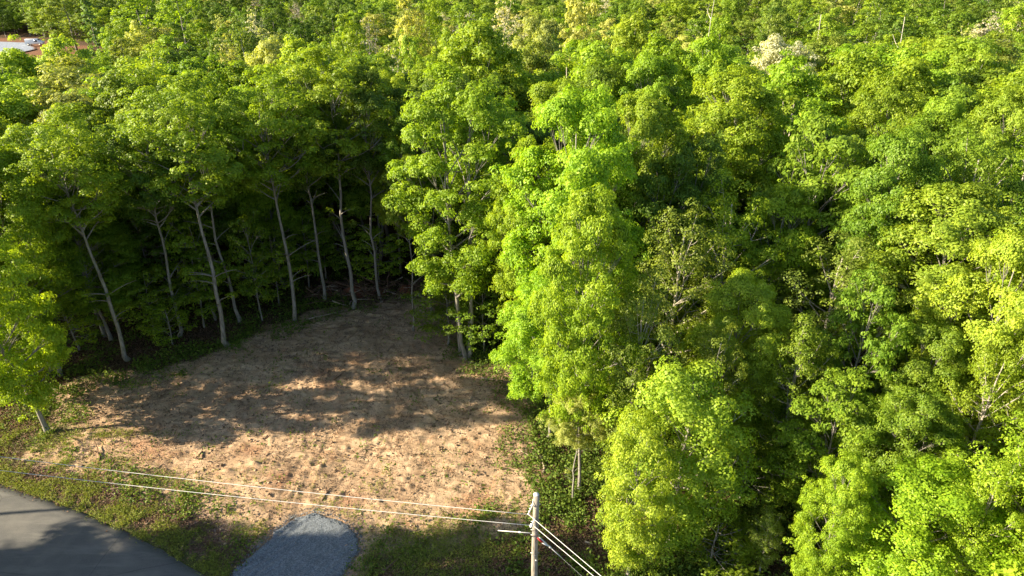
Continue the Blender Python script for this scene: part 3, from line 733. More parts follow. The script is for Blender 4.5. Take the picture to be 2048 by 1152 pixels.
def make_snag(seed):
    rng = np.random.default_rng(seed); mb = MB(); z = np.linspace(-.3, 18, 10); L = np.column_stack([np.cumsum(rng.normal(size=10))*.12, np.cumsum(rng.normal(size=10))*.12, z])
    mb.tube(L, np.linspace(.16, .04, 10), 7)
    for k in range(7):
        i = rng.integers(3, 9); a = rng.random()*6.28; ln = rng.uniform(1.2, 3.4)
        q = L[i]+np.array([math.cos(a)*ln, math.sin(a)*ln, ln*rng.uniform(.3, .9)]); mb.tube(bez(L[i], (L[i]+q)/2+rng.normal(size=3)*.25, q, 5), np.linspace(.07, .02, 5), 4)
    return mesh_np('dead_tree', np.vstack(mb.V), np.vstack(mb.F), M_SNAG, True)
M_SNAG = bark_material('bark_bleached', (.42, .38, .33), (.70, .66, .60), (.52, .47, .40))
SN = [make_snag(s) for s in (5, 6, 7)]
for i, (px, py, Y, lab) in enumerate([(1427, 0, 150, 'thin bleached dead trunk near the top right of centre'), (1650, 30, 128, 'shorter bleached trunk rising in the upper right'), (1838, 34, 130, 'bleached dead tree on the upper right hillside'),
                                      (1985, 90, 98, 'bleached dead tree near the right edge, upper'), (2035, 150, 84, 'bleached bare trunk cut by the right edge')]):
    r_ = ray(px, py); t = Y/r_[1]; x = r_[0]*t; g = float(gz(x, Y)); h = CAM_H+r_[2]*t-g
    o = link('dead_tree', SN[i % 3]); o.location = (x, Y, g); o.scale = (.9, .9, h/18); o.rotation_euler = (0, .05*(i % 3), i*1.3); tag(o, lab, 'dead tree', 'bleached dead trunks on the right hillside')
    TREES.append((x, Y, 4.5))

# --- the rest of the wood
def visible(x, y, zt, R):
    px, py, d = project(x, y, zt)
    m = FPX*R/max(d, 1)
    return d > 0 and -m < px < 2048+m and py < 1152+m*3 and py > -2.2*FPX*18/d*1
rnd = random.Random(17)
cand = []
def blocked(x, y, r):
    for (a, b, c) in TREES:
        if (a-x)**2+(b-y)**2 < (r+c*.45)**2: return True
    return False
def try_area(x, y): 
    P = np.array([x]), np.array([y])
    if float(sdist(*P, CLEAR)[0]) > -1.8: return False
    if float(sdist(*P, ROADPOLY)[0]) > -2.0: return False
    if float(sdist(*P, FARCLR)[0]) > -2: return False
    return True
pts = []
def scatter(x0, x1, y0, y1, sp, cond):
    nx = int((x1-x0)/sp); ny = int((y1-y0)/sp)
    for j in range(ny):
        for i in range(nx):
            x = x0+(i+.5+(.5 if j % 2 else 0)+rnd.uniform(-.36, .36))*sp; y = y0+(j+.5+rnd.uniform(-.36, .36))*sp
            if cond(x, y) and try_area(x, y): pts.append((x, y, sp))
scatter(3, 60, 19, 46, 4.3, lambda x, y: x > 3.5+max(0, (26-y))*.35 and x < 8+y*.85 and not (y < 28 and x < 13.5))
scatter(-60, 60, 46, 66, 5.0, lambda x, y: abs(x) < y*.86+6)
scatter(-120, 120, 66, 112, 6.6, lambda x, y: abs(x) < y*.80+8)
scatter(-400, 400, 112, 500, 8.9, lambda x, y: abs(x) < y*.76+12)
scatter(-115, -40, 45, 112, 6.5, lambda x, y: abs(x) >= y*.80+8 and y > 45+max(0, (-x-45))*.05)
def top_of(x, y):
    if y < 46: h = 7.5+.255*y + rnd.uniform(-2.2, 1.2)
    else: h = 17.5+rnd.uniform(-4.0, 2.2)
    if x < 0 and y < 70: h = 16.5+rnd.uniform(-2, 1.5)
    if y > 112: h = 15.5+rnd.uniform(-5.5, 5.5)
    return h
on_pts = pts; pts = []
scatter(10, 100, 10, 66, 5.6, lambda x, y: x >= (8+y*.85 if y < 46 else y*.86+6) and x < 60+y*.6 and x > 17)
side_pts = pts; pts = on_pts
fill = []
for (x, y, sp) in pts:
    if blocked(x, y, sp*.33): continue
    h = top_of(x, y)
    g = float(gz(x, y))
    px, py, d = project(x, y, g+h)
    if 0 <= px < 700 and 95 < y < 170: h = min(h, 14.5)
    if px < 235 and y < 300 and y > 60:               # low growth in front of the far yard
        lim = 122 if px < 110 else 116
        while py < lim and h > 4: h -= .5; px, py, d = project(x, y, g+h)
        if h < 6: continue
    fill.append((x, y, h, sp))
fill.sort(key=lambda f: math.hypot(f[0], f[1]))
inview = [f for f in fill if visible(f[0], f[1], float(gz(f[0], f[1]))+f[2], 4) and (f[0] > -1e9)]
budget = 268-len(TREES)
solo = inview[:budget]; solo_set = set(id(f) for f in solo)
rest = [f for f in fill if id(f) not in solo_set]
ORD = ['', 'second ', 'third ', 'fourth ', 'fifth ', 'sixth ', 'seventh ', 'eighth ', 'ninth ', 'tenth ', 'eleventh ', 'twelfth ', 'thirteenth ', 'fourteenth ']
seen_l = {}
for (x, y, h, sp) in solo:
    zone = fbm(np.array([x]), np.array([y]), 26., 2, 7)[0]
    right = x > 0
    if y < 46: kind = rnd.choices(['maple', 'hickory', 'sparse', 'feathery', 'tall'], [4, 2.5, 2.5, .8, 1])[0]
    else: kind = rnd.choices(['maple', 'tall', 'hickory', 'sparse'], [6, 2.5, 1, .7])[0]
    tint = rnd.choices(['bright', 'mid', 'dark', 'yellow', 'olive', 'pale', 'lime'], [4.5, 4, 1.5, 1.6, 1.1, .5, .8] if right else [3, 5, 2.2, .8, .6, .5, .3])[0]
    if kind == 'hickory' and tint in ('yellow', 'lime'): tint = 'mid'
    R = sp*rnd.uniform(.62, .80) if y > 46 else sp*rnd.uniform(.60, .80)
    lx, ly, short = min(LANDMARKS, key=lambda L: (L[0]-x)**2+(L[1]-y)**2)
    ang = math.atan2(y-ly, x-lx)
    rel = 'behind' if ang > .7 and ang < 2.44 else ('in front of' if -2.44 < ang < -.7 else ('right of' if abs(ang) <= .7 else 'left of'))
    key = (TWORD[tint], rel, short); k = seen_l.get(key, 0); seen_l[key] = k+1
    place_tree(x, y, h, R, kind, tint, '%s%s tree %s %s' % (ORD[min(k, 13)], TWORD[tint], rel, short), group='broadleaf trees filling the wood', rng=rnd)

under = [f for f in pts if 47 < f[1] < 72 and -58 < f[0] < 2]
rnd.shuffle(under)
seen_u = {}
for (x, y, sp) in under[:30]:
    x += rnd.uniform(-2, 2); y += 2.4
    lx, ly, short = min(LANDMARKS, key=lambda L: (L[0]-x)**2+(L[1]-y)**2)
    k = seen_u.get(short, 0); seen_u[short] = k+1
    place_tree(x, y, rnd.uniform(6, 11), rnd.uniform(2.0, 3.0), 'young', rnd.choice(['mid', 'bright', 'dark']), '%sshaded understorey sapling beneath or behind %s' % (ORD[min(k, 13)], short), group='understorey saplings inside the shaded wood', name='sapling', rng=rnd, lod=0)

# far wood and the off-picture wood that shades the road: one mass each
def woods(name, items, label, lodk=2, kinds=None, wt=None):
    col = bpy.data.collections.new(name+'_source'); objs = []
    for (kd, ld), vs in sorted(VAR.items()):
        if ld == lodk and kd not in ('conifer',):
            for v in vs:
                me = v['crown'].copy(); me.materials.clear(); me.materials.append(M_LEAF_FAR)
                nV = len(me.vertices); tV = v['trunk']
                # crown + trunk joined in one source mesh
                cv = np.empty(nV*3, np.float32); me.vertices.foreach_get('co', cv)
                cf = np.arange(nV).reshape(-1, 4)
                tv = np.empty(len(tV.vertices)*3, np.float32); tV.vertices.foreach_get('co', tv)
                tf = np.empty(len(tV.loops), np.int32); tV.loops.foreach_get('vertex_index', tf)
                tone = np.empty(len(cf), np.float32); me.attributes['tone'].data.foreach_get('value', tone)
                nt_ = len(tV.polygons); tf = tf.reshape(-1, 4)
                V = np.vstack([cv.reshape(-1, 3), tv.reshape(-1, 3)]); F = np.vstack([cf, tf+nV])
                mm = mesh_np('woods_tree', V, F, None, False, mats=[M_LEAF_FAR, tV.materials[0]], midx=np.r_[np.zeros(len(cf)), np.ones(nt_)], fattr={'tone': np.r_[tone, np.zeros(nt_)]})
                so = bpy.data.objects.new('woods_tree_%02d' % len(objs), mm); col.objects.link(so); objs.append((so, kd, v))
    me = bpy.data.meshes.new(name); me.vertices.add(len(items))
    co = []; sc = []; idx = []; tint = []; rot = []
    for (x, y, h, R, kd, tn) in items:
        ch = [i for i, o in enumerate(objs) if o[1] == kd] or list(range(len(objs)))
        i = rnd.choice(ch); v = objs[i][2]
        co += [x, y, float(gz(x, y))-.1]; sc += [R/v['R'], R/v['R'], h/v['H']]; idx.append(i); rot += [0, 0, rnd.random()*6.28]
        c = TINT[tn]; k = rnd.uniform(.85, 1.15); tint += [c[0]*k*rnd.uniform(.92, 1.08), c[1]*k, c[2]*k, 1]
    me.vertices.foreach_set('co', co)
    me.attributes.new('scl', 'FLOAT_VECTOR', 'POINT').data.foreach_set('vector', sc)
    me.attributes.new('rot', 'FLOAT_VECTOR', 'POINT').data.foreach_set('vector', rot)
    me.attributes.new('idx', 'INT', 'POINT').data.foreach_set('value', idx)
    me.attributes.new('tint', 'FLOAT_COLOR', 'POINT').data.foreach_set('color', tint)
    o = link(name, me); tag(o, label, 'woods', None, 'stuff')
    g = bpy.data.node_groups.new(name+'_nodes', 'GeometryNodeTree')
    g.interface.new_socket('Geometry', in_out='INPUT', socket_type='NodeSocketGeometry'); g.interface.new_socket('Geometry', in_out='OUTPUT', socket_type='NodeSocketGeometry')
    N = g.nodes.new; gi = N('NodeGroupInput'); go = N('NodeGroupOutput'); ip = N('GeometryNodeInstanceOnPoints'); ci = N('GeometryNodeCollectionInfo')
    ci.inputs[0].default_value = col; ci.inputs[1].default_value = True; ci.inputs[2].default_value = True
    def na(nm, ty):
        n = N('GeometryNodeInputNamedAttribute'); n.data_type = ty; n.inputs[0].default_value = nm; return n.outputs[0]
    Lk = g.links.new
    mp = N('GeometryNodeMeshToPoints')
    Lk(gi.outputs[0], mp.inputs[0]); Lk(mp.outputs[0], ip.inputs['Points']); Lk(ci.outputs[0], ip.inputs['Instance']); ip.inputs['Pick Instance'].default_value = True
    Lk(na('idx', 'INT'), ip.inputs['Instance Index']); Lk(na('rot', 'FLOAT_VECTOR'), ip.inputs['Rotation']); Lk(na('scl', 'FLOAT_VECTOR'), ip.inputs['Scale'])
    Lk(ip.outputs[0], go.inputs[0])
    m = o.modifiers.new('scatter', 'NODES'); m.node_group = g
    return o
far = []
for (x, y, h, sp) in rest:
    kd = rnd.choices(['maple', 'tall', 'sparse', 'bareish'], [6, 3, 1.2, .5])[0]
    tn = rnd.choices(['bright', 'mid', 'dark', 'yellow', 'olive', 'pale', 'cream'], [3, 4, 1.6, 1.3, 1.6, 1.2, .25])[0]
    if kd == 'bareish': tn = rnd.choice(['grey', 'cream', 'pale'])
    if x < -60 and y > 190 and rnd.random() < .6: tn = 'dark' if kd != 'bareish' else 'grey'
    if x > 110 and y > 112 and rnd.random() < .35: kd = 'sparse'; tn = rnd.choice(['olive', 'pale', 'mid'])
    far.append((x, y, h, sp*rnd.uniform(.40, .62), kd, tn))
woods('far_woods', far, 'endless spring woodland of mixed greens filling the distance')
shade = []
for (x, y, h) in ((-38.5, 18.8, 13), (-37, 17.5, 19), (-43, 18.3, 18), (-50, 17, 20), (-57, 16, 19), (-34, 12.5, 19), (-41, 13.5, 21), (-49, 12.5, 20), (-58, 11, 21), (-31, 7, 19), (-39, 7, 20), (-48, 8, 21), (-66, 15, 20), (-70, 12, 20), (-28, 1, 19), (-37, 2, 20),
                  (-46, 4, 20), (-60, 7, 20), (-52, 14.5, 21), (-63, 11, 21), (-45, 15, 21), (-48, 42.5, 21), (-56, 41, 20), (-51, 46, 21), (-58, 44, 20)):
    shade.append((x+rnd.uniform(-1, 1), y+(1.1 if y < 27 else 0), h, rnd.uniform(3.3, 4.0), 'maple', rnd.choice(['mid', 'bright'])))
side = [(x, y, 12+rnd.uniform(-2, 5), rnd.uniform(3.2, 4.2), rnd.choice(['maple', 'tall']), rnd.choice(['bright', 'mid', 'mid', 'yellow'])) for (x, y, sp) in side_pts]
woods('side_woods', side, 'more of the same spring wood continuing past the right edge', lodk=1)
woods('roadside_woods', shade, 'trees across the road throwing long shade over the verge', lodk=1)

# ------------------------------------------------------------------ ground cover (nobody could count it)
def cover(name, mask_fn, count, size, mat, label, per=5, tall=.16, area=(-40, 16, 19, 60), seed=1, aspect=.6, spread=.22, upw=.6):
    rng = np.random.default_rng(seed)
    x = rng.uniform(area[0], area[1], count*6); y = rng.uniform(area[2], area[3], count*6)
    m = mask_fn(x, y); keep = rng.random(len(x)) < m; x = x[keep][:count]; y = y[keep][:count]
    n = len(x)
    sc = .5+1.0*rng.random(n)
    P = np.repeat(np.stack([x, y, gz(x, y)+.02], 1), per, 0); s2 = np.repeat(sc, per)
    P += np.column_stack([rng.normal(size=(n*per, 2))*spread*s2[:, None], np.abs(rng.normal(size=n*per))*tall*s2+.02])
    N = rng.normal(size=(n*per, 3))*.55+np.array([0, 0, upw]); N /= np.linalg.norm(N, axis=1, keepdims=True)
    V, F = leaf_quads(P, N, size*1.0, rng, aspect, .1)
    tone = np.clip(np.repeat(rng.random(n), per)*.7+rng.random(n*per)*.3, 0, 1)
    o = link(name, mesh_np(name, V, F, mat, False, fattr={'tone': tone})); tag(o, label, name.replace('_', ' '), None, 'stuff')
    return o
def m_grass(x, y):
    dr = sdist(x, y, ROADPOLY); dp = sdist(x, y, PAD)
    a = sstep(2.0, 1.0, -dr+(fbm(x, y, 3, 3, 1)-.5)*2.2)*(-dr > .03)
    for (px, py, rx, ry, k) in ((250, 962, 4.5, .6, .4), (110, 922, 3.4, .9, .6), (480, 1055, 2.6, .8, .45), (330, 1015, 2.4, .5, .3), (870, 1110, 4.6, 1.9, .75), (30, 880, 3, 1.6, .95), (320, 1100, 3.4, 1.0, .6), (230, 868, 2.5, .4, .5), (1000, 1040, 2, .9, .35)):
        cx, cy = ground_at(px, py); a = np.maximum(a, k*np.exp(-((x-cx)/rx)**2-((y-cy)/ry)**2))
    a = np.maximum(a, .10*(sdist(x, y, CLEAR) > 0)*sstep(34, 30, y)*sstep(.5, .65, fbm(x, y, 1.5, 3, 33)))
    return a*sstep(.30, .56, fbm(x, y, .9, 3, 12))*(dp < -.1)*(dr < -.03)
cover('grass', m_grass, 42000, .13, M_GRASS, 'rough green grass growing on the road verge', per=5, tall=.07, area=(-42, 10, 19, 40), seed=3, aspect=.22, spread=.09, upw=.1)
def m_weed(x, y):
    dc = sdist(x, y, CLEAR); dr = sdist(x, y, ROADPOLY); dp = sdist(x, y, PAD)
    out = (dc < .3)*(dr < -1.5)*sstep(.32, .52, fbm(x, y, 2.2, 4, 5))
    right = sstep(-1, 2.5, x)*.8 + (x < 1)*(.14*(y > 37)+.03 + .5*sstep(-3, -.3, dc)*(dc < 0)*(y > 36))
    inside = .022*(dc > 0)*sstep(.52, .62, fbm(x, y, 1.1, 3, 6)) + .28*(dc > 0)*(dc < 2.2)*sstep(.45, .6, fbm(x, y, 1.5, 3, 6))
    return np.clip(out*right + inside, 0, 1)*(dp < -.1)
cover('weeds', m_weed, 26000, .15, M_WEED, 'low leafy weeds and seedlings over the forest floor', per=9, tall=.26, area=(-40, 24, 19, 58), seed=4, spread=.24)
def m_chips(x, y):
    pl = G((-60, 930), (0, 945), (180, 985), (300, 1030), (410, 1080), (480, 1130), (500, 1200))
    d, _ = linedist(x, y, pl)
    dc = sdist(x, y, CLEAR); dr = sdist(x, y, ROADPOLY)
    return np.clip(sstep(1.3, .3, d)+.45*(dc < -.5)*(dr < -2)+.012*(dc > 0), 0, 1)*(sdist(x, y, PAD) < -.1)*(dr < -.05)
cover('leaf_litter', m_chips, 30000, .11, M_DRY, 'dry pinkish brown leaves lying on the ground', per=4, tall=.02, area=(-36, 18, 19, 50), seed=6, spread=.25, upw=1.6)

M_TWIG = fixed_leaf('twig_debris', (.05, .032, .022), (.22, .15, .10), .0)
def m_twig(x, y):
    dc = sdist(x, y, CLEAR)
    return ((dc > 0)*(.25+.75*sstep(.45, .65, fbm(x, y, 1.8, 3, 23)))+(dc <= 0)*(dc > -4)*.5)*(sdist(x, y, PAD) < -.1)*(sdist(x, y, ROADPOLY) < -.3)
cover('twig_debris', m_twig, 6500, .26, M_TWIG, 'broken twigs and bark scraps strewn over the cleared soil', per=3, tall=.03, area=(-33, 9, 24, 54), seed=9, aspect=.13, spread=.3, upw=1.2)
def m_clod(x, y):
    dc = sdist(x, y, CLEAR)
    return (dc > .2)*(.1+.9*sstep(.5, .68, fbm(x, y, 1.3, 3, 29)))*(sdist(x, y, PAD) < -.1)
def clods():
    rng = np.random.default_rng(12); n0 = 4500
    x = rng.uniform(-33, 9, n0*5); y = rng.uniform(24, 54, n0*5); k = rng.random(len(x)) < m_clod(x, y); x = x[k][:n0]; y = y[k][:n0]; n = len(x)
    r = .022+.085*rng.random(n)**3.5
    O = np.array([(1, 0, 0), (0, 1, 0), (-1, 0, 0), (0, -1, 0), (0, 0, 1), (0, 0, -1)], float)
    F0 = np.array([(0, 1, 4), (1, 2, 4), (2, 3, 4), (3, 0, 4), (1, 0, 5), (2, 1, 5), (3, 2, 5), (0, 3, 5)])
    V = O[None]*r[:, None, None]*(.65+.7*rng.random((n, 6, 1)))*np.array([1.2, 1.0, .7])
    a = rng.random(n)*6.28; ca, sa = np.cos(a), np.sin(a)
    V = np.stack([V[..., 0]*ca[:, None]-V[..., 1]*sa[:, None], V[..., 0]*sa[:, None]+V[..., 1]*ca[:, None], V[..., 2]], -1)
    V += np.stack([x, y, gz(x, y)+r*.35+.03], -1)[:, None]
    F = (F0[None]+(np.arange(n)*6)[:, None, None]).reshape(-1, 3)
    m_ = NT('soil_clod'); tone = m_.attr('tone').outputs['Fac']
    mat = m_.finish(m_('BsdfPrincipled', {'Base Color': m_.mix(tone, (.13, .085, .055), (.50, .35, .23)), 'Roughness': .95}))
    o = link('soil_clods', mesh_np('soil_clods', V.reshape(-1, 3), F, mat, False, fattr={'tone': np.repeat(rng.random(n), 8)})); tag(o, 'clods and small stones lying over the cleared soil', 'soil clods', None, 'stuff')
clods()
def spill():
    rng = np.random.default_rng(15); x = rng.uniform(-16, -2, 60000); y = rng.uniform(20, 29, 60000); d = -sdist(x, y, PAD)
    k = (rng.random(len(x)) < np.exp(-np.abs(d)/.22)*.5) & (d > -.5); x = x[k]; y = y[k]; n = len(x); r = rng.uniform(.015, .04, n)
    O = np.array([(1, 0, 0), (0, 1, 0), (-1, 0, 0), (0, -1, 0), (0, 0, 1), (0, 0, -1)], float)
    F0 = np.array([(0, 1, 4), (1, 2, 4), (2, 3, 4), (3, 0, 4), (1, 0, 5), (2, 1, 5), (3, 2, 5), (0, 3, 5)])
    V = O[None]*r[:, None, None]*(.6+.8*rng.random((n, 6, 1))) + np.stack([x, y, gz(x, y)+.02+.05*(d[k] < 0)], -1)[:, None]
    m_ = NT('gravel_stone'); tone = m_.attr('tone').outputs['Fac']
    mat = m_.finish(m_('BsdfPrincipled', {'Base Color': m_.mix(tone, (.09, .10, .12), (.30, .33, .36)), 'Roughness': .9}))
    o = link('gravel', mesh_np('gravel', V.reshape(-1, 3), (F0[None]+(np.arange(n)*6)[:, None, None]).reshape(-1, 3), mat, False, fattr={'tone': np.repeat(rng.random(n), 8)})); tag(o, 'loose blue grey stones spilled round the driveway edge', 'gravel', None, 'stuff')
spill()

# ------------------------------------------------------------------ fallen branches, brush pile
def stick(mb, a, b, r, rng, bend=.08, sides=5, forks=0):
    a = np.array(a); b = np.array(b); L = np.linalg.norm(b-a)
    B = bez(a, (a+b)/2+rng.normal(size=3)*bend*L*np.array([1, 1, .4]), b, 7); B[1:-1] += rng.normal(size=(5, 3))*.015*L*np.array([1, 1, .3])
    mb.tube(B, np.linspace(r, r*.4, 7), sides)
    for k in range(forks):
        i = rng.integers(2, 5); d = (b-a)/L; s = np.cross(d, [0, 0, 1])*(1 if rng.random() < .5 else -1)
        q = B[i]+(d*.7+s*.7)*L*rng.uniform(.18, .38)+np.array([0, 0, .05])
        mb.tube(bez(B[i], (B[i]+q)/2+rng.normal(size=3)*.03*L*np.array([1, 1, .3]), q, 4), np.linspace(r*.6, r*.2, 4), 4)
rg = np.random.default_rng(8)
for i, (p, q, r, fk, mat, lab) in enumerate([
  ((1003, 721), (1043, 746), .07, 0, M_DEAD, 'straight pale pole lying in the shade below the four-stemmed tree'),
  ((962, 757), (1035, 768), .05, 0, M_DEAD, 'thin pale pole lying flat under the overhanging lime tree'),
  ((1012, 750), (1024, 755), .05, 0, M_DEAD, 'short pale stick between the two fallen poles'),
  ((1086, 947), (1070, 893), .08, 1, M_DEAD, 'forked pale branch beside the pale white-stemmed sapling'),
  ((1075, 920), (1036, 899), .05, 1, M_DEAD, 'long thin twiggy branch pointing into the sunlit soil'),
  ((645, 1003), (662, 980), .05, 1, M_DEBRIS, 'dark stub of branch near the gravel driveway tip'),
  ((938, 806), (948, 782), .05, 2, M_DEAD, 'small forked branch in the shaded right of the clearing'),
  ((668, 762), (692, 744), .045, 0, M_DEBRIS, 'dark stick in the middle of the shaded soil'),
  ((676, 772), (690, 780), .04, 0, M_DEAD, 'short pale stick in the middle of the shaded soil'),
  ((405, 905), (392, 920), .07, 1, M_DEBRIS, 'dark twisted root beside the drag hollow'),
  ((1170, 1085), (1185, 1090), .06, 0, M_DEAD, 'pale broken log on the ground right of the utility pole'),
  ((1210, 1078), (1226, 1086), .05, 0, M_DEAD, 'second pale broken log farther right of the utility pole'),
  ((1248, 1128), (1246, 1105), .08, 0, M_DEAD, 'short pale stump stick at the bottom right of the pole'),
  ((1557, 1122), (1590, 1126), .04, 1, M_DEAD, 'curved white twig on the shaded floor at the bottom'),
  ((500, 668), (560, 655), .06, 2, M_DEBRIS, 'brown branch along the shaded clearing edge'),
  ((600, 645), (700, 622), .06, 2, M_DEAD, 'long crooked limb pulled out before the brush pile'),
  ((722, 655), (640, 662), .03, 0, M_DEBRIS, 'thin stick half sunk in the track below the brush pile'),
  ((230, 765), (228, 752), .05, 0, M_DEAD, 'small upright pale stub in the left shade'),
  ((770, 1142), (800, 1118), .05, 1, M_DEBRIS, 'dark twig on the shaded soil right of the gravel'),
  ((200, 925), (188, 880), .05, 1, M_DEBRIS, 'curved dark root crossing the left soil')]):
    ax, ay = ground_at(*p); bx, by = ground_at(*q)
    mb = MB(); stick(mb, (0, 0, .06), (bx-ax, by-ay, .09), r, rg, .06, 6, fk)
    o = mb.build('fallen_branch', mat, None, True); o.location = (ax, ay, float(gz(ax, ay))+.02); tag(o, lab, 'branch')
def brush_pile():
    cx, cy = ground_at(738, 590); root = empty('brush_pile', (cx, cy, 0)); tag(root, 'dark heap of pushed up roots and branches with red clay', 'brush pile')
    mb = MB(); rng = np.random.default_rng(9)
    for k in range(330):
        x = rng.uniform(-5.2, 6.0); y = rng.normal()*1.1+.10*x; h = max(.1, 1.35*math.exp(-(x/4.2)**2)*math.exp(-(y/1.3)**2)+.15)
        a = rng.random()*math.pi*2; L = rng.uniform(.6, 2.6); z = rng.random()*h+.05
        d = np.array([math.cos(a), math.sin(a)*.8, rng.normal()*.28])*L/2; c = np.array([x, y, z+abs(d[2])*.5])
        stick(mb, c-d, c+d, rng.uniform(.02, .085), rng, .12, 4, 1 if rng.random() < .5 else 0)
    mb.build('branches', M_DEBRIS, root, True)
    mb = MB()
    for k in range(40):
        x = rng.uniform(-4.5, 5); y = rng.normal()*1.2-.4; a = rng.random()*6.28; L = rng.uniform(.6, 1.8)
        c = np.array([x, y, rng.random()*.9+.1]); d = np.array([math.cos(a), math.sin(a)*.6, rng.normal()*.3])*L/2
        stick(mb, c-d, c+d, rng.uniform(.03, .07), rng, .1, 4, 1)
    mb.build('dead_limbs', M_DEAD, root, True)
    n = NT('red_clay'); pos = n('NewGeometry').outputs['Position']; f = n.noise(4, 5, .7, pos)
    mclay = n.finish(n('BsdfPrincipled', {'Base Color': n.mix(n.ramp(f, .35, .65), (.12, .05, .03), (.42, .14, .07)), 'Roughness': .95, 'Normal': n.bump(f, .9, .15)}))
    for (x, y, s) in ((-1.4, -.1, .75), (.9, .2, .55), (-3.6, -.2, .45), (3.2, .5, .6)):
        th = np.linspace(0, 2*math.pi, 17)[:-1]; rows = []
        for i, ph in enumerate(np.linspace(.05, math.pi*.62, 8)):
            r = s*math.sin(ph)*(1+.35*(fbm(np.cos(th)*2+x, np.sin(th)*2+ph*2, .9, 2, 4)-.5))
            rows.append(np.column_stack([x+r*np.cos(th)*1.3, y+r*np.sin(th), np.full(16, s*.25+s*.9*math.cos(ph))+.1*(vnoise(np.cos(th)*3, np.sin(th)*3+i, .7, 3)-.5)]))
        V = np.vstack(rows); I = np.arange(128).reshape(8, 16); F = [(I[i, j], I[i+1, j], I[i+1, (j+1) % 16], I[i, (j+1) % 16]) for i in range(7) for j in range(16)]
        mb = MB(); mb.add(V, F); mb.build('root_ball', mclay, root, True)
brush_pile()

# ------------------------------------------------------------------ utility pole and its lines
PX, PY, PTOP = .83, 17.7, 11.0
PTOPZ = PTOP
def wire(a, b, sag, r, name, label, mat=M_WIRE, n=40, group='overhead lines'):
    a = np.array(a, float); b = np.array(b, float); t = np.linspace(0, 1, n)[:, None]
    P = a*(1-t)+b*t; P[:, 2] -= (4*sag*t*(1-t))[:, 0]
    mb = MB(); mb.tube(P-a, r, 6); o = mb.build(name, mat, None, True); o.location = a; tag(o, label, 'wire', group); return o
def through(px, py, z):
    r = ray(px, py); t = (z-CAM_H)/r[2]; return np.array([r[0]*t, r[1]*t, z])
def make_pole(x, y, label, detailed=True):
    root = empty('utility_pole', (x, y, float(gz(x, y)))); tag(root, label, 'utility pole')
    mb = MB(); zs = np.linspace(-.5, PTOPZ, 14)
    mb.tube(np.column_stack([.012*np.sin(zs*1.3), .01*np.cos(zs), zs]), np.linspace(.150, .105, 14), 20); mb.build('shaft', M_POLEWOOD, root, True)
    mb = MB(); mb.tube([(0, 0, PTOPZ+.004), (0, 0, PTOPZ+.02)], [.102, .098], 16); mb.build('top_cap', plain('weathered_end_grain', (.62, .60, .56), .8, 0, .15), root)
    def band(z, r=.135):
        mb = MB(); mb.tube([(0, 0, z-.025), (0, 0, z+.025)], [r, r], 16, cap=False); mb.tube([(-.16, .0, z), (.16, 0, z)], [.014, .014], 6); mb.build('clamp_band', M_STEEL, root)
    for z in (10.55, 9.75, 9.35, 9.1, 8.2): band(z, .114+.0041*(11-z)+.004)
    return root
pole = make_pole(PX, PY, 'weathered round wooden utility pole with wires at the bottom edge')
pz = float(gz(PX, PY))
# upper bracket and insulator
A1 = through(1057, 1029, 10.35)                        # upper phase, held off the pole
A2 = through(1063, 1051, 9.98)
mb = MB(); mb.tube([np.array([PX-.09, PY-.03, 10.83]), (A1+[PX, PY, 10.83])/2+[0, 0, .02], A1+[0, 0, .05]], [.022, .02, .02], 8)
o = mb.build('bracket_arm', M_FIBRE, None, True); o.parent = pole; o.location = -Vector((PX, PY, pz))
mb = MB()
for k in range(4): p = A1*(1-.18*k)+np.array([PX-.1, PY, 10.8])*.18*k; d = (np.array([PX-.1, PY, 10.8])-A1); d /= np.linalg.norm(d); mb.tube([p, p+d*.012, p+d*.03], [.02, .055, .02], 10)
o = mb.build('insulator', M_PORC, None, True); o.parent = pole; o.location = -Vector((PX, PY, pz))
mb = MB(); mb.tube([A2-[.02, 0, .07], A2, A2+[0, 0, .07]], [.05, .06, .045], 10); mb.tube([A2, (PX, PY, 9.98)], [.02, .02], 6)
o = mb.build('spool_insulator', M_PORC, None, True); o.parent = pole; o.location = -Vector((PX, PY, pz))
mb = MB(); mb.tube([(PX+.02, PY-.145, 8.0), (PX+.05, PY-.15, 7.98), (PX+.06, PY-.16, 7.94)], [.03, .035, .02], 8)
o = mb.build('tag_plate', M_STEEL, None, True); o.parent = pole; o.location = -Vector((PX, PY, pz))
E1 = through(0, 910, 9.9); E2 = through(0, 938, 9.55)
def extend(a, b, L): d = (b-a); return a+d/np.linalg.norm(d)*L
F1 = extend(A1, E1, 48); F2 = extend(A2, E2, 48)
F1[2] = 10.35; F2[2] = 9.95
wire(A1, F1, .55, .009, 'overhead_wire', 'upper thin wire running left from the pole bracket over the clearing')
wire(A2, F2, .50, .009, 'overhead_wire', 'lower wire running left from the pole over the gravel tip')
B1 = through(1192, 1156, 10.0); B2 = through(1172, 1154, 9.6)
G1 = extend(A1, B1, 42); G2 = extend(A2+[.05, 0, 0], B2, 42); G1[2] = 10.3; G2[2] = 9.9
wire(A1, G1, .3, .010, 'overhead_wire', 'outer of the two wires dropping away right of the pole')
wire(A2+[.10, -.05, 0], G2, .3, .010, 'overhead_wire', 'inner of the two wires dropping away right of the pole')
for q, lab in (((F1+F2)/2, 'wooden utility pole carrying the wires farther up the road on the left'), ((G1+G2)/2, 'wooden utility pole carrying the wires behind the camera side of the verge')):
    make_pole(q[0], q[1]-.05, lab)
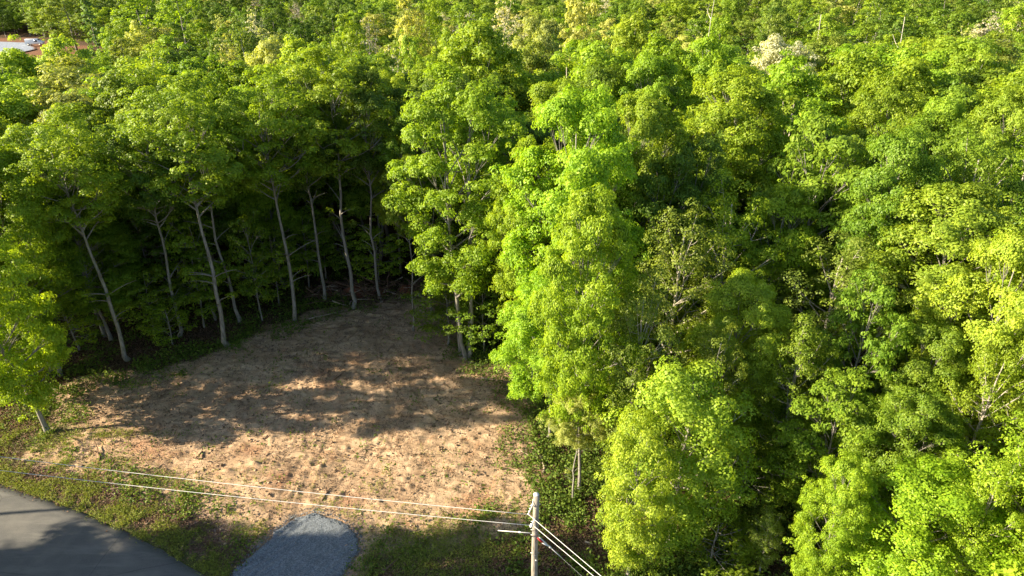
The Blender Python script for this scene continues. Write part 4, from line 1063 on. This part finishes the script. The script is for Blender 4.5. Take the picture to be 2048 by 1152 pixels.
# guy rod to the left with its fitting, then a thin stay down to the ground
K0 = through(1061, 1066, 9.6); K1 = through(996, 1061, 9.25)
root = empty('guy_wire', tuple(K0)); tag(root, 'short pale guy rod sticking out left of the pole', 'guy wire')
mb = MB(); d = (K1-K0); mb.tube([(0, 0, 0), d*.5, d], [.014, .016, .016], 8); mb.build('strain_rod', M_FIBRE, root, True)
mb = MB(); mb.tube([d*.28, d*.31, d*.34, d*.37], [.018, .034, .034, .018], 8); mb.build('coupling', M_PORC, root, True)
# guy assembly to the right: red guard, two rods, thin strand
H0 = through(1078, 1074, 9.2); H1 = through(1125, 1117, 8.1)
root = empty('guy_wire', tuple(H0)); tag(root, 'guy wire with red guard and paired rods right of the pole', 'guy wire')
d = H1-H0; s = np.array([.05, .05, 0])
mb = MB(); mb.tube([(0, 0, 0), d*.22, d*.45], [.018, .024, .024], 8); mb.tube([d*.42, d*.48, d*.52], [.03, .04, .02], 8); mb.tube([d*.45, d*.75, d], [.017, .017, .016], 8); mb.build('strain_rod', M_FIBRE, root, True)
mb = MB(); mb.tube([-s, -s+d*.12, -s+d*.26], [.022, .036, .014], 8); mb.build('guard', M_RED, root, True)
mb = MB(); mb.tube([-s*1.2+d*.2, -s*.6+d*.33, d*.45], [.02, .024, .018], 8); mb.build('turnbuckle', M_PORC, root, True)
mb = MB(); e = d*(-9.3/d[2]); mb.tube([d, d+(e-d)*.5, e], [.0035]*3, 5); mb.build('stay_strand', M_STEEL, root, True)

# ------------------------------------------------------------------ white van on the far yard
def van():
    x, y = ground_at(72, 92); root = empty('parked_van', (x, y, float(base_h(x, y))+.3), D2R(8)); tag(root, 'white van parked on the far gravel yard under a loose tree', 'van')
    root.scale = (1.25, 1.25, 1.25)
    W = plain('white_paint', (.80, .80, .80), .35); Gm = plain('dark_glass', (.03, .04, .05), .1); Rb = plain('tyre_rubber', (.02, .02, .02), .8); St = plain('rim_metal', (.5, .5, .5), .4, .8)
    mb = MB(); prof = [(-1.0, .45), (-1.0, 1.15), (-.92, 1.9), (-.78, 2.25), (.78, 2.25), (.92, 1.9), (1.0, 1.15), (1.0, .45)]
    xs = [(-2.9, 1), (-2.85, 1.0), (1.3, 1.0), (2.0, .62), (2.8, .48), (2.95, .40)]
    V = []; 
    for (X_, k) in xs:
        for (yy, zz) in prof: V.append((X_, yy*(1 if k == 1 else .97), .45+(zz-.45)*k))
    n = len(prof); F = [(i*n+j, i*n+(j+1) % n, (i+1)*n+(j+1) % n, (i+1)*n+j) for i in range(len(xs)-1) for j in range(n)]
    for e in (0, (len(xs)-1)*n): F += [(e+0, e+1, e+6, e+7), (e+1, e+2, e+5, e+6), (e+2, e+3, e+4, e+5)]
    mb.add(V, F); mb.build('body', W, root)
    mb = MB(); mb.add([(1.36, -.72, 2.20), (1.36, .72, 2.20), (1.99, .80, 1.50), (1.99, -.80, 1.50)], [(0, 1, 2, 3)]); o = mb.build('windscreen', Gm, root); o.location = (.02, 0, .02)
    for s_ in (-1, 1):
        mb = MB(); mb.box(.2, 1.25, s_*.985-.02, s_*.985+.02, 1.3, 1.85); mb.build('side_window', Gm, root)
        for X_ in (-1.9, 2.0):
            mb = MB(); mb.tube([(X_, s_*.78, .38), (X_, s_*1.02, .38)], [.38, .38], 16); wl = mb.build('wheel', Rb, root)
            mb = MB(); mb.tube([(X_, s_*1.0, .38), (X_, s_*1.04, .38)], [.2, .2], 12); mb.build('rim', St, wl)
        mb = MB(); mb.box(2.93, 2.98, s_*.7-.15, s_*.7+.15, .75, .95); mb.build('headlight', plain('headlight_glass', (.7, .7, .7), .2), root)
van()
for o in bpy.data.objects:
    if '_lm' in o: del o['_lm']
print('TREES', len(TREES), 'far', len(far), {k: [v['n'] for v in vs] for k, vs in VAR.items()})
